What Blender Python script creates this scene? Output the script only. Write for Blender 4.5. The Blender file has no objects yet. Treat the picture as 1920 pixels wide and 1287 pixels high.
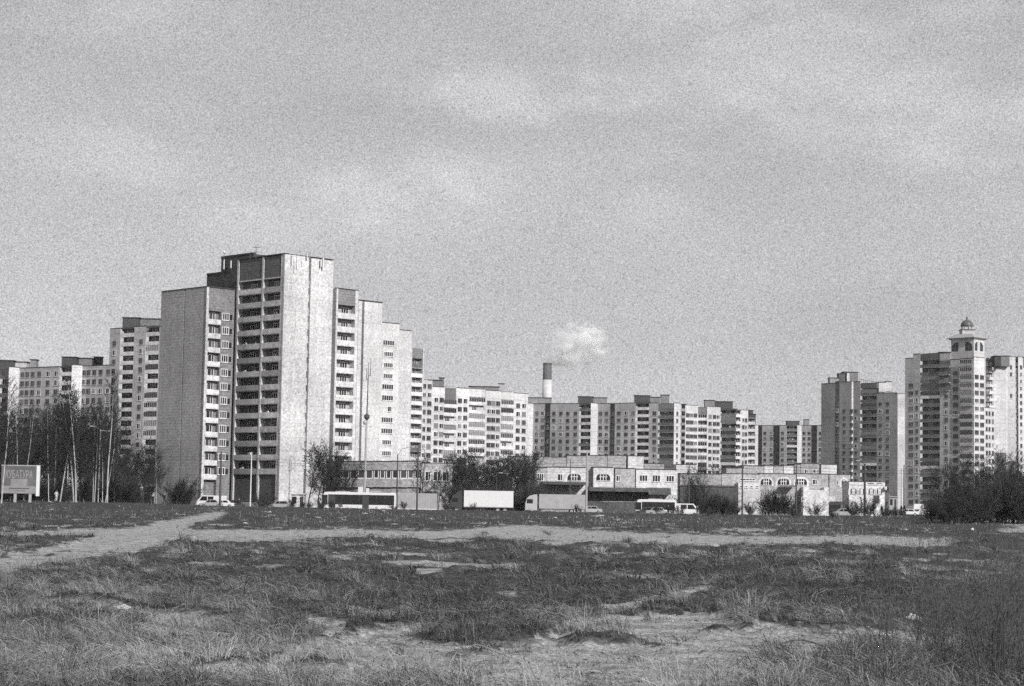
import bpy, bmesh, math, random
import numpy as np
from mathutils import Vector, Matrix
C = bpy.context.scene.collection
R = math.radians
rnd = random.Random(11)

# ------------------------------------------------------------------ camera, sky, sun, exposure
W_PX, H_PX, F_PX = 1920.0, 1287.0, 3700.0
PITCH = math.atan(301.5 / F_PX)
ROLL = 0.017
EYE = 1.6
cam_d = bpy.data.cameras.new('camera')
cam_d.sensor_width = 36.0
cam_d.lens = 36.0 * F_PX / W_PX
cam_d.clip_start = 0.5
cam_d.clip_end = 20000
cam = bpy.data.objects.new('camera', cam_d)
C.objects.link(cam)
cam.matrix_world = Matrix.Translation((0, 0, EYE)) @ Matrix.Rotation(math.pi / 2 + PITCH, 4, 'X') @ Matrix.Rotation(ROLL, 4, 'Z')
bpy.context.scene.camera = cam
RM = cam.matrix_world.to_3x3()

SUN_A, SUN_E = R(56), R(30)          # from +X towards the camera; elevation
SUN_DIR = Vector((math.cos(SUN_A) * math.cos(SUN_E), -math.sin(SUN_A) * math.cos(SUN_E), math.sin(SUN_E)))
sd = bpy.data.lights.new('sun', 'SUN')
sd.energy = 4.3
sd.angle = R(0.6)
sd.color = (1.0, 0.99, 0.985)
sun = bpy.data.objects.new('sun', sd)
C.objects.link(sun)
sun.rotation_euler = SUN_DIR.to_track_quat('Z', 'Y').to_euler()

world = bpy.data.worlds.new('World')
bpy.context.scene.world = world
world.use_nodes = True
nt = world.node_tree
for n in list(nt.nodes):
    nt.nodes.remove(n)
def wn(t, **k):
    n = nt.nodes.new(t)
    for a, b in k.items():
        setattr(n, a, b)
    return n
wo = wn('ShaderNodeOutputWorld')
bg = wn('ShaderNodeBackground')
sky = wn('ShaderNodeTexSky', sky_type='NISHITA', sun_disc=False)
sky.sun_elevation = SUN_E
sky.sun_rotation = math.atan2(SUN_DIR.x, SUN_DIR.y)
bw = wn('ShaderNodeRGBToBW')                     # black and white film
nt.links.new(sky.outputs[0], bw.inputs[0])
tc = wn('ShaderNodeTexCoord')
mp = wn('ShaderNodeMapping')
mp.inputs['Scale'].default_value = (1.0, 1.0, 3.0)
mp.inputs['Location'].default_value = (0.35, 0.1, 0.20)
nt.links.new(tc.outputs['Generated'], mp.inputs[0])
nz = wn('ShaderNodeTexNoise')
nz.inputs['Scale'].default_value = 3.6
nz.inputs['Detail'].default_value = 5
nz.inputs['Roughness'].default_value = 0.5
nt.links.new(mp.outputs[0], nz.inputs[0])
rm = wn('ShaderNodeMapRange')
rm.inputs[1].default_value = 0.34
rm.inputs[2].default_value = 0.72
rm.inputs[3].default_value = 0.0
rm.inputs[4].default_value = 1.0
nt.links.new(nz.outputs[0], rm.inputs[0])
# thin overcast: clear-sky brightness pulled towards an even veil, plus brighter cloud
mx = wn('ShaderNodeMix', data_type='FLOAT')
mx.inputs[0].default_value = 0.7
nt.links.new(bw.outputs[0], mx.inputs[2])
mx.inputs[3].default_value = 4.7
cl = wn('ShaderNodeMath', operation='MULTIPLY_ADD')
nt.links.new(rm.outputs[0], cl.inputs[0])
cl.inputs[1].default_value = 1.3
nt.links.new(mx.outputs[0], cl.inputs[2])
# the brighter soft clouds, each at its own bearing
cur_sky = cl.outputs[0]
wn3 = wn('ShaderNodeTexNoise'); wn3.inputs['Scale'].default_value = 20; wn3.inputs['Detail'].default_value = 6; wn3.inputs['Roughness'].default_value = 0.55
mp3 = wn('ShaderNodeMapping'); mp3.inputs['Scale'].default_value = (1, 1, 2.2)
nt.links.new(tc.outputs['Generated'], mp3.inputs[0]); nt.links.new(mp3.outputs[0], wn3.inputs[0])
for (cx_, cy_, rw_, k_) in ((950, 155, 150, 1.5), (1560, 110, 380, 1.1), (1250, 45, 300, .8), (690, 370, 110, 1.5), (820, 325, 110, 1.3), (215, 28, 170, 1.3), (1235, 395, 90, .8), (180, 300, 180, .6), (1760, 250, 200, .7), (470, 440, 120, .6)):
    a_, e_ = (cx_ - 960) / 3700.0, math.atan((945 - cy_) / 3700.0)
    v_ = Vector((math.sin(a_) * math.cos(e_), math.cos(a_) * math.cos(e_), math.sin(e_)))
    s1 = wn('ShaderNodeVectorMath', operation='SUBTRACT'); nt.links.new(tc.outputs['Generated'], s1.inputs[0]); s1.inputs[1].default_value = v_
    s2 = wn('ShaderNodeVectorMath', operation='MULTIPLY'); nt.links.new(s1.outputs[0], s2.inputs[0]); s2.inputs[1].default_value = (1, 1, 2.3)
    s3 = wn('ShaderNodeVectorMath', operation='LENGTH'); nt.links.new(s2.outputs[0], s3.inputs[0])
    s4 = wn('ShaderNodeMath', operation='MULTIPLY_ADD'); nt.links.new(wn3.outputs[0], s4.inputs[0]); s4.inputs[1].default_value = -rw_ / 3700.0 * 3.4; nt.links.new(s3.outputs['Value'], s4.inputs[2])
    s5 = wn('ShaderNodeMapRange', interpolation_type='SMOOTHERSTEP'); nt.links.new(s4.outputs[0], s5.inputs[0])
    s5.inputs[1].default_value = -rw_ / 3700.0 * 2.2; s5.inputs[2].default_value = rw_ / 3700.0 * .1; s5.inputs[3].default_value = k_ * .8; s5.inputs[4].default_value = 0.0
    s6 = wn('ShaderNodeMath', operation='ADD'); nt.links.new(s5.outputs[0], s6.inputs[0]); nt.links.new(cur_sky, s6.inputs[1]); cur_sky = s6.outputs[0]
# fine speckle over the whole sky, standing in for film grain
n2 = wn('ShaderNodeTexNoise')
n2.inputs['Scale'].default_value = 1500
n2.inputs['Detail'].default_value = 1.5
nt.links.new(tc.outputs['Generated'], n2.inputs[0])
r2 = wn('ShaderNodeMapRange')
r2.inputs[1].default_value = 0.25
r2.inputs[2].default_value = 0.75
r2.inputs[3].default_value = 0.60
r2.inputs[4].default_value = 1.40
r2.clamp = False
nt.links.new(n2.outputs[0], r2.inputs[0])
ml = wn('ShaderNodeMath', operation='MULTIPLY')
nt.links.new(cur_sky, ml.inputs[0])
nt.links.new(r2.outputs[0], ml.inputs[1])
tint = wn('ShaderNodeCombineColor')
for i, k in enumerate((1.0, 0.99, 1.015)):
    m_ = wn('ShaderNodeMath', operation='MULTIPLY')
    m_.inputs[1].default_value = k
    nt.links.new(ml.outputs[0], m_.inputs[0])
    nt.links.new(m_.outputs[0], tint.inputs[i])
nt.links.new(tint.outputs[0], bg.inputs[0])
bg.inputs[1].default_value = 0.1
nt.links.new(bg.outputs[0], wo.inputs[0])

sc = bpy.context.scene
sc.view_settings.view_transform = 'Standard'
sc.view_settings.look = 'None'
sc.view_settings.exposure = 0.0
sc.view_settings.gamma = 1.0
sc.cycles.use_denoising = False
sc.cycles.use_adaptive_sampling = True
sc.cycles.adaptive_threshold = 0.12
sc.cycles.adaptive_min_samples = 32
sc.cycles.max_bounces = 8
sc.cycles.diffuse_bounces = 3
sc.cycles.volume_bounces = 8
sc.cycles.transparent_max_bounces = 8
sc.cycles.caustics_reflective = False
sc.cycles.caustics_refractive = False

# ------------------------------------------------------------------ photo pixel -> direction in the place
def ray(px, py):
    return RM @ Vector(((px - W_PX / 2) / F_PX, -(py - H_PX / 2) / F_PX, -1.0))
def at(px, py, D):
    d = ray(px, py)
    k = D / d.y
    return Vector((d.x * k, D, EYE + d.z * k))
def zt(px, py, p):
    d = ray(px, py)
    return EYE + d.z * (math.hypot(p[0], p[1]) / math.hypot(d.x, d.y))
def hit(p, t, px, py):
    d = ray(px, py)
    # p + s t = k (dx,dy)
    den = t[0] * d.y - t[1] * d.x
    return (p[1] * d.x - p[0] * d.y) / den
class Fr:                            # a wall line: origin, angle; u along, v outward
    def __init__(s, p, phi):
        s.p = (p[0], p[1]); s.phi = phi
        s.t = (math.cos(phi), math.sin(phi)); s.n = (math.sin(phi), -math.cos(phi))
    def P(s, u, v, z):
        return (s.p[0] + s.t[0] * u + s.n[0] * v, s.p[1] + s.t[1] * u + s.n[1] * v, z)
    def uz(s, px, py, v=0.0):        # where the ray through a pixel meets the wall
        q = s.P(0, v, 0)
        u = hit(q, s.t, px, py)
        w = s.P(u, v, 0)
        return u, zt(px, py, w)

# ------------------------------------------------------------------ materials
MATS = {}
def mat(name, v, rough=0.85, spec=0.25, amp=0.12, scale=1.2, kind=None, metal=0.0, bump=0.0, joint=None):
    if name in MATS: return MATS[name]
    m = bpy.data.materials.new(name); MATS[name] = m
    m.use_nodes = True
    t = m.node_tree
    b = t.nodes['Principled BSDF']
    b.inputs['Roughness'].default_value = rough
    b.inputs['Specular IOR Level'].default_value = spec
    b.inputs['Metallic'].default_value = metal
    def N(ty, **k):
        n = t.nodes.new(ty)
        for a, c in k.items(): setattr(n, a, c)
        return n
    L = t.links.new
    geo = N('ShaderNodeNewGeometry')
    val = N('ShaderNodeValue'); val.outputs[0].default_value = v
    cur = val.outputs[0]
    def mulby(sock, lo, hi, a=0.3, c=0.7):
        nonlocal cur
        r = N('ShaderNodeMapRange')
        r.inputs[1].default_value = a; r.inputs[2].default_value = c
        r.inputs[3].default_value = lo; r.inputs[4].default_value = hi
        L(sock, r.inputs[0])
        mm = N('ShaderNodeMath', operation='MULTIPLY')
        L(cur, mm.inputs[0]); L(r.outputs[0], mm.inputs[1]); cur = mm.outputs[0]
    if amp:
        a1 = N('ShaderNodeTexNoise'); a1.inputs['Scale'].default_value = scale; a1.inputs['Detail'].default_value = 4; a1.inputs['Roughness'].default_value = 0.7
        L(geo.outputs['Position'], a1.inputs[0]); mulby(a1.outputs[0], 1 - amp, 1 + amp)
    if kind in ('wall', 'brick', 'panel'):
        # rain streaks and grime: tall thin patches, then broad blotches
        mpn = N('ShaderNodeMapping'); mpn.inputs['Scale'].default_value = (0.9, 0.9, 0.06)
        L(geo.outputs['Position'], mpn.inputs[0])
        a2 = N('ShaderNodeTexNoise'); a2.inputs['Scale'].default_value = 1.0; a2.inputs['Detail'].default_value = 3
        L(mpn.outputs[0], a2.inputs[0]); mulby(a2.outputs[0], 0.90, 1.06)
        a3 = N('ShaderNodeTexNoise'); a3.inputs['Scale'].default_value = 0.09; a3.inputs['Detail'].default_value = 3
        L(geo.outputs['Position'], a3.inputs[0]); mulby(a3.outputs[0], 0.80, 1.16)
        a4 = N('ShaderNodeTexNoise'); a4.inputs['Scale'].default_value = 2.4; a4.inputs['Detail'].default_value = 3; a4.inputs['Roughness'].default_value = 0.85
        L(geo.outputs['Position'], a4.inputs[0]); mulby(a4.outputs[0], 0.62, 1.38, 0.3, 0.7)
    if kind in ('panel', 'brick'):
        # horizontal joints between storeys (panels) or bed courses (brick)
        pitch, width, lo = (2.8, 0.045, 0.62) if kind == 'panel' else (0.56, 0.22, 0.80)
        sp = N('ShaderNodeSeparateXYZ'); L(geo.outputs['Position'], sp.inputs[0])
        d = N('ShaderNodeMath', operation='DIVIDE'); d.inputs[1].default_value = pitch; L(sp.outputs[2], d.inputs[0])
        fr = N('ShaderNodeMath', operation='FRACT'); L(d.outputs[0], fr.inputs[0])
        cp = N('ShaderNodeMath', operation='LESS_THAN'); cp.inputs[1].default_value = width; L(fr.outputs[0], cp.inputs[0])
        mulby(cp.outputs[0], 1.0, lo, 0.0, 1.0)
    if kind == 'wall':                      # faint horizontal pour lines and repairs
        sp = N('ShaderNodeSeparateXYZ'); L(geo.outputs['Position'], sp.inputs[0])
        d = N('ShaderNodeMath', operation='DIVIDE'); d.inputs[1].default_value = 2.76; L(sp.outputs[2], d.inputs[0])
        fr = N('ShaderNodeMath', operation='FRACT'); L(d.outputs[0], fr.inputs[0])
        cp = N('ShaderNodeMath', operation='LESS_THAN'); cp.inputs[1].default_value = 0.05; L(fr.outputs[0], cp.inputs[0])
        mulby(cp.outputs[0], 1.0, 0.84, 0.0, 1.0)
        fl = N('ShaderNodeMath', operation='FLOOR'); L(d.outputs[0], fl.inputs[0])
        wn_ = N('ShaderNodeTexWhiteNoise', noise_dimensions='1D'); L(fl.outputs[0], wn_.inputs[1]); mulby(wn_.outputs[0], 0.94, 1.05, 0.0, 1.0)
    cc = N('ShaderNodeCombineColor')
    for i, k in enumerate((1.0, 0.985, 0.985)):
        mm = N('ShaderNodeMath', operation='MULTIPLY'); mm.inputs[1].default_value = k
        L(cur, mm.inputs[0]); L(mm.outputs[0], cc.inputs[i])
    L(cc.outputs[0], b.inputs['Base Color'])
    if bump:
        bn = N('ShaderNodeBump'); bn.inputs['Strength'].default_value = bump; bn.inputs['Distance'].default_value = 0.05
        a5 = N('ShaderNodeTexNoise'); a5.inputs['Scale'].default_value = scale * 4; a5.inputs['Detail'].default_value = 4
        L(geo.outputs['Position'], a5.inputs[0]); L(a5.outputs[0], bn.inputs['Height']); L(bn.outputs[0], b.inputs['Normal'])
    return m
def glass(name, v=0.03, rough=0.12, spec=0.5):
    return mat(name, v, rough, spec, 0.0)

WHITE = mat('white_render', 0.60, kind='wall', amp=0.07)
CONC = mat('pale_concrete', 0.54, kind='wall', amp=0.12)
CONCB = mat('brick_pale_silicate', 0.50, kind='brick', amp=0.10)
GREYP = mat('grey_panel', 0.44, kind='panel', amp=0.12)
PALEP = mat('pale_panel', 0.60, kind='panel', amp=0.12)
MIDP = mat('mid_panel', 0.19, kind='panel', amp=0.12)
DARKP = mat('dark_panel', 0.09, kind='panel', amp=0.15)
BRICKM = mat('brick_mid', 0.22, kind='brick', amp=0.14)
BRICKG = mat('brick_grey', 0.42, kind='brick', amp=0.12)
BRICKD = mat('brick_dark', 0.14, kind='brick', amp=0.18)
BRICKX = mat('brick_darkest', 0.075, kind='brick', amp=0.18)  # darkest brick tone; on the stair wing it carries the recess shade
PARA = mat('balcony_panel', 0.66, kind='wall', amp=0.25, scale=0.8)
PARAD = mat('balcony_panel_dull', 0.15, kind='wall', amp=0.25, scale=0.8)
ROOF = mat('bitumen', 0.06)
FRAME = mat('window_frame_paint', 0.72, 0.5, amp=0.1)
FRAMED = mat('window_frame_old', 0.22, 0.6, amp=0.2)
G1 = glass('glass_dark', 0.02)
G2 = glass('glass_mid', 0.06, 0.2)
G3 = glass('glass_curtain', 0.20, 0.35, 0.4)
METAL = mat('galvanised', 0.35, 0.45, 0.5, 0.15)
METALD = mat('dark_metal', 0.06, 0.5, 0.5, 0.1)
BLACK = mat('black_rubber', 0.025, 0.7)
WPAINT = mat('white_paint', 0.68, 0.35, 0.5, 0.04)
GPAINT = mat('grey_paint', 0.34, 0.4, 0.5, 0.08)
DPAINT = mat('dark_paint', 0.05, 0.35, 0.5, 0.08)
TARP = mat('grey_tarpaulin', 0.36, 0.6, 0.3, 0.12)

# ------------------------------------------------------------------ mesh builder and tagging
class MB:
    def __init__(s):
        s.v = []; s.f = []; s.m = []; s.mats = []
    def mi(s, m):
        if m not in s.mats: s.mats.append(m)
        return s.mats.index(m)
    def poly(s, pts, m):
        k = len(s.v); s.v.extend([tuple(p) for p in pts]); s.f.append(tuple(range(k, k + len(pts)))); s.m.append(s.mi(m))
    def hexa(s, b, t, m):                # bottom ring (4) and top ring (4), ccw seen from above
        k = len(s.v); n = len(b); s.v.extend([tuple(p) for p in b] + [tuple(p) for p in t]); i = s.mi(m)
        s.f.append(tuple(k + j for j in reversed(range(n)))); s.m.append(i)
        s.f.append(tuple(k + n + j for j in range(n))); s.m.append(i)
        for j in range(n):
            s.f.append((k + j, k + (j + 1) % n, k + n + (j + 1) % n, k + n + j)); s.m.append(i)
    def prism(s, ring, z0, z1, m):
        s.hexa([(p[0], p[1], z0) for p in ring], [(p[0], p[1], z1) for p in ring], m)
    def box(s, x0, x1, y0, y1, z0, z1, m):
        s.prism([(x0, y0), (x1, y0), (x1, y1), (x0, y1)], z0, z1, m)
    def fbox(s, F, u0, u1, v0, v1, z0, z1, m):   # v0 < v1, v outward
        s.prism([F.P(u0, v1, 0), F.P(u1, v1, 0), F.P(u1, v0, 0), F.P(u0, v0, 0)], z0, z1, m)
    def tube(s, a, b, r0, r1, m, n=6, cap=True):
        a = Vector(a); b = Vector(b); d = (b - a)
        if d.length < 1e-6: return
        d.normalize()
        x = d.orthogonal().normalized(); y = d.cross(x)
        k = len(s.v); i = s.mi(m)
        for c, r in ((a, r0), (b, r1)):
            for j in range(n):
                an = 2 * math.pi * j / n
                s.v.append(tuple(c + x * (r * math.cos(an)) + y * (r * math.sin(an))))
        for j in range(n):
            s.f.append((k + j, k + (j + 1) % n, k + n + (j + 1) % n, k + n + j)); s.m.append(i)
        if cap:
            s.f.append(tuple(k + j for j in reversed(range(n)))); s.m.append(i)
            s.f.append(tuple(k + n + j for j in range(n))); s.m.append(i)
    def lathe(s, cx, cy, prof, m, n=16):
        k = len(s.v); i = s.mi(m)
        for r, z in prof:
            for j in range(n):
                an = 2 * math.pi * j / n
                s.v.append((cx + r * math.cos(an), cy + r * math.sin(an), z))
        for q in range(len(prof) - 1):
            for j in range(n):
                s.f.append((k + q * n + j, k + q * n + (j + 1) % n, k + (q + 1) * n + (j + 1) % n, k + (q + 1) * n + j)); s.m.append(i)
        s.f.append(tuple(k + (len(prof) - 1) * n + j for j in range(n))); s.m.append(i)
    def side(s, prof, y0, y1, m):        # x-z outline given width along y
        k = len(s.v); n = len(prof); i = s.mi(m)
        for y in (y0, y1):
            for x, z in prof: s.v.append((x, y, z))
        s.f.append(tuple(k + j for j in range(n))); s.m.append(i)
        s.f.append(tuple(k + n + j for j in reversed(range(n)))); s.m.append(i)
        for j in range(n):
            s.f.append((k + (j + 1) % n, k + j, k + n + j, k + n + (j + 1) % n)); s.m.append(i)
    def mesh(s, name, off=(0, 0, 0), smooth=False):
        me = bpy.data.meshes.new(name)
        o = Vector(off)
        me.from_pydata([(p[0] - o.x, p[1] - o.y, p[2] - o.z) for p in s.v], [], s.f)
        for m in s.mats: me.materials.append(m)
        me.polygons.foreach_set('material_index', s.m)
        if smooth: me.polygons.foreach_set('use_smooth', [True] * len(s.f))
        me.update()
        return me
    def build(s, name, parent=None, off=(0, 0, 0), loc=None, rz=0.0, smooth=False, bevel=0):
        o = bpy.data.objects.new(name, s.mesh(name, off, smooth))
        C.objects.link(o)
        if loc is not None: o.location = loc
        o.rotation_euler.z = rz
        if parent is not None: o.parent = parent
        if bevel:
            b = o.modifiers.new('bevel', 'BEVEL'); b.width = bevel; b.segments = 2; b.limit_method = 'ANGLE'
        return o
def tag(o, label=None, cat=None, group=None, kind=None):
    if label: o['label'] = label
    if cat: o['category'] = cat
    if group: o['group'] = group
    if kind: o['kind'] = kind
    return o
def thing(name, label, cat, loc=(0, 0, 0), rz=0.0, group=None):
    o = bpy.data.objects.new(name, None)
    o.empty_display_size = 0.5
    C.objects.link(o)
    o.location = loc; o.rotation_euler.z = rz
    return tag(o, label, cat, group)
def inst(me, name, parent, loc, rz=0.0):
    o = bpy.data.objects.new(name, me)
    C.objects.link(o); o.parent = parent
    o.location = loc; o.rotation_euler.z = rz
    return o
def copy_tree(o, parent=None):
    c = o.copy(); C.objects.link(c); c.parent = parent
    for ch in KIDS.get(o.name, []):
        k = copy_tree(ch, c)
    return c
KIDS = {}
def note_kids(o):
    for x in C.objects:
        pass
    def rec(a):
        KIDS[a.name] = [b for b in C.objects if b.parent == a]
        for b in KIDS[a.name]: rec(b)
    rec(o)
def place_copy(o, label, loc, rz=0.0, scale=1.0, group=None):
    c = copy_tree(o)
    c.location = loc; c.rotation_euler.z = rz
    c.scale = (scale, scale, scale) if not isinstance(scale, tuple) else scale
    if label: c['label'] = label
    if group: c['group'] = group
    return c

# ------------------------------------------------------------------ numpy value noise
def _h(ix, iy, seed):
    n = (ix.astype(np.int64) * 374761393 + iy.astype(np.int64) * 668265263 + seed * 1442695041) & 0xffffffff
    n = ((n ^ (n >> 13)) * 1274126177) & 0xffffffff
    return ((n ^ (n >> 16)) & 0xffff) / 65535.0
def vnoise(x, y, seed=0):
    ix = np.floor(x); iy = np.floor(y); fx = x - ix; fy = y - iy
    fx = fx * fx * (3 - 2 * fx); fy = fy * fy * (3 - 2 * fy)
    a = _h(ix, iy, seed); b = _h(ix + 1, iy, seed); c = _h(ix, iy + 1, seed); d = _h(ix + 1, iy + 1, seed)
    return (a * (1 - fx) + b * fx) * (1 - fy) + (c * (1 - fx) + d * fx) * fy
def fbm(x, y, seed=0, oct=4):
    s = 0; a = 0.5
    for k in range(oct):
        s = s + a * vnoise(x * 2 ** k, y * 2 ** k, seed + k * 17); a *= 0.5
    return s
HAZE_D = 0.00004
# ------------------------------------------------------------------ ground: bare tracks traced on the field
_M = np.array(RM)
def to_px(x, y, z):
    q = np.stack([x, y, z - EYE], -1) @ _M        # world -> camera axes (RM orthonormal)
    return W_PX / 2 + F_PX * q[..., 0] / -q[..., 2], H_PX / 2 - F_PX * q[..., 1] / -q[..., 2]
BARE = [
    # main track crossing the field, and the branch running away to the tower
    [(-400, 1110), (-400, 1050), (0, 1040), (130, 1018), (230, 992), (330, 972), (400, 960), (432, 960), (410, 972), (352, 985), (352, 993), (480, 994), (620, 990),
     (830, 994), (980, 985), (1180, 997), (1400, 1004), (1600, 1004), (1818, 1012), (1700, 1024), (1560, 1018), (1330, 1019), (1100, 1016), (900, 1011), (700, 1008), (560, 1012),
     (330, 1012), (250, 1032), (120, 1046), (60, 1066), (0, 1084)],
    [(-300, 1000), (120, 992), (280, 990), (240, 1000), (60, 1004), (-300, 1012)],
    # foreground worn ground
    [(200, 1262), (420, 1238), (600, 1202), (700, 1188), (860, 1206), (1010, 1204), (1050, 1176), (1120, 1156), (1150, 1142), (1330, 1140), (1400, 1172), (1560, 1180), (1720, 1188), (1830, 1186), (1830, 1216), (1600, 1222), (1490, 1238), (1430, 1262), (1390, 1300), (1420, 1440), (860, 1440), (850, 1350), (920, 1312), (860, 1292),
     (740, 1284), (600, 1290), (480, 1302), (240, 1306)],
    [(1100, 1132), (1210, 1116), (1340, 1094), (1352, 1101), (1240, 1126), (1120, 1142)],
    [(640, 1142), (860, 1136), (1090, 1132), (1090, 1156), (860, 1162), (660, 1168)],
    [(60, 1122), (200, 1132), (330, 1154), (440, 1156), (436, 1184), (300, 1184), (170, 1166), (60, 1152)],
    [(250, 1206), (390, 1212), (380, 1240), (250, 1236)],
    [(-80, 1212), (70, 1218), (70, 1248), (-80, 1246)],
    [(560, 1164), (660, 1168), (650, 1196), (560, 1190)],
    [(1600, 966), (1760, 969), (1940, 986), (1940, 991), (1760, 976), (1600, 971)],
    [(1680, 1046), (1765, 1043), (1740, 1056), (1700, 1062)], [(1700, 1020), (1790, 1018), (1780, 1026), (1710, 1028)],
    [(1440, 1052), (1560, 1051), (1560, 1056), (1450, 1058)], [(1860, 992), (1960, 990), (1960, 1000), (1880, 998)],
    [(1340, 991), (1460, 992), (1450, 998), (1350, 996)],
]
BARE = [np.array(b, float) for b in BARE]
def inside(px, py, poly):
    c = np.zeros(px.shape, bool)
    n = len(poly)
    for i in range(n):
        x0, y0 = poly[i]; x1, y1 = poly[(i + 1) % n]
        if y0 == y1: continue
        k = ((y0 > py) != (y1 > py)) & (px < (x1 - x0) * (py - y0) / (y1 - y0) + x0)
        c ^= k
    return c
def bareness(x, y):
    px, py = to_px(x, y, np.zeros_like(x))
    D = y
    acc = np.zeros(px.shape)
    for k in range(5):
        s = (4.5 + 7.5 * np.clip((py - 990) / 250, 0, 1)) * (1.0, 1.4, 2.2, 0.5, 3.0)[k]
        jx = (fbm(x * 1.9, y * 1.1, 5 + k * 31, 4) - 0.47) * 2.6 * s * 2.5
        jy = (fbm(x * 1.9 + 40, y * 1.1, 9 + k * 31, 4) - 0.47) * 2.6 * s * 1.1
        m = np.zeros(px.shape, bool)
        for b in BARE: m |= inside(px + jx, py + jy, b)
        acc += m * 0.2
    # small worn spots in the thin grass
    spots = np.clip((fbm(x * 0.5, y * 0.22, 77, 5) - 0.60) * 9, 0, 1) * (y < 160)
    hole = np.clip((fbm(x * 1.1, y * 0.6, 123, 5) - 0.57) * 8, 0, 1) * (y < 60)
    return np.clip(np.maximum(acc * (1 - .85 * hole), spots * 0.8), 0, 1)
def relief(x, y, bare):
    h = (fbm(x * 0.8, y * 0.8, 3, 4) - 0.47) * 0.30 + (fbm(x * 0.12, y * 0.12, 8, 3) - 0.44) * 0.5
    h = h + np.clip(fbm(x * 2.2, y * 2.2, 61, 2) - 0.36, 0, 1) * 0.28
    near = np.clip((y - 6) / 20, 0, 1)
    h = h * (1 - 0.75 * bare) * near - 0.05 * bare + (fbm(x * 3, y * 3, 21, 2) - 0.37) * 0.035 * np.clip((60 - y) / 40, 0, 1)
    berm = 0.56 * np.exp(-((y - 285) / 22.0) ** 2) * (0.8 + 0.5 * (fbm(x * 0.06, y * 0.06, 4, 2)))
    side = 0.75 * np.clip((x - 45) / 30, 0, 1) * np.clip((y - 200) / 60, 0, 1) * np.clip((318 - y) / 12, 0, 1)
    sidel = 0.35 * np.clip((-x - 40) / 30, 0, 1) * np.clip((y - 200) / 60, 0, 1) * np.clip((325 - y) / 12, 0, 1)
    fade = np.clip((322 - y) / 20, 0, 1)
    return h * fade + berm + side + sidel
# rows spaced by distance, columns by bearing
rows = np.concatenate([np.geomspace(7, 340, 520), np.geomspace(346, 9000, 40)])
cols = np.concatenate([np.linspace(-1.6, -0.44, 24), np.linspace(-0.42, 0.42, 560), np.linspace(0.44, 1.6, 24)])
Yg, Tg = np.meshgrid(rows, cols, indexing='ij')
Xg = Yg * np.tan(Tg * 0.9)
Bg = np.zeros_like(Xg); mk = Yg < 330
Bg[mk] = bareness(Xg[mk], Yg[mk])
Zg = np.where(mk, relief(Xg, Yg, Bg), 0.0) - 0.02 - np.clip((Yg - 3000) / 6000, 0, 1) * 2
nr, ncg = Xg.shape
co = np.stack([Xg, Yg, Zg], -1).reshape(-1, 3)
# a skirt behind and beside the camera so the field goes on from another viewpoint
idx = np.arange(nr * ncg).reshape(nr, ncg)
q = np.stack([idx[:-1, :-1], idx[:-1, 1:], idx[1:, 1:], idx[1:, :-1]], -1).reshape(-1, 4)
back = len(co)
extra = np.array([[-400, -400, -0.05], [400, -400, -0.05]], float)
co = np.concatenate([co, extra])
me = bpy.data.meshes.new('ground')
tail = [tuple([back, back + 1] + [int(i) for i in idx[0, ::-1]])]
me.from_pydata([], [], [])
me.vertices.add(len(co)); me.vertices.foreach_set('co', co.ravel())
nl = q.size + len(tail[0])
me.loops.add(nl); me.loops.foreach_set('vertex_index', np.concatenate([q.ravel(), np.array(tail[0])]))
me.polygons.add(len(q) + 1)
me.polygons.foreach_set('loop_start', np.concatenate([np.arange(len(q)) * 4, [q.size]]))
me.polygons.foreach_set('loop_total', np.concatenate([np.full(len(q), 4), [len(tail[0])]]))
me.polygons.foreach_set('use_smooth', np.ones(len(q) + 1, bool))
me.update(calc_edges=True); me.validate()
at_ = me.attributes.new('bare', 'FLOAT', 'POINT')
at_.data.foreach_set('value', np.concatenate([Bg.ravel(), [0.3, 0.3]]))
gm = bpy.data.materials.new('field_soil'); gm.use_nodes = True
t = gm.node_tree; pb = t.nodes['Principled BSDF']; pb.inputs['Roughness'].default_value = 0.95; pb.inputs['Specular IOR Level'].default_value = 0.1
an = t.nodes.new('ShaderNodeAttribute'); an.attribute_name = 'bare'
ge = t.nodes.new('ShaderNodeNewGeometry')
def gnoise(scale, det=4):
    n = t.nodes.new('ShaderNodeTexNoise'); n.inputs['Scale'].default_value = scale; n.inputs['Detail'].default_value = det; n.inputs['Roughness'].default_value = 0.7
    t.links.new(ge.outputs['Position'], n.inputs[0]); return n
def ramp(src, a, b, lo, hi):
    r = t.nodes.new('ShaderNodeMapRange'); r.inputs[1].default_value = a; r.inputs[2].default_value = b; r.inputs[3].default_value = lo; r.inputs[4].default_value = hi
    t.links.new(src, r.inputs[0]); return r.outputs[0]
def mth(op, a, b):
    m = t.nodes.new('ShaderNodeMath'); m.operation = op
    for i, s in enumerate((a, b)):
        if isinstance(s, (int, float)): m.inputs[i].default_value = s
        else: t.links.new(s, m.inputs[i])
    return m.outputs[0]
dirt = mth('MULTIPLY', ramp(gnoise(0.9).outputs[0], 0.3, 0.7, 0.30, 0.46), ramp(gnoise(16, 6).outputs[0], 0.35, 0.65, 0.5, 1.4))
dirt = mth('MULTIPLY', dirt, ramp(gnoise(2.2, 6).outputs[0], 0.34, 0.56, 0.45, 1.1))
soil = mth('MULTIPLY', ramp(gnoise(0.5).outputs[0], 0.3, 0.7, 0.025, 0.075), ramp(gnoise(9, 6).outputs[0], 0.35, 0.65, 0.3, 2.2))
mxn = t.nodes.new('ShaderNodeMix'); mxn.data_type = 'FLOAT'
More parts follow.
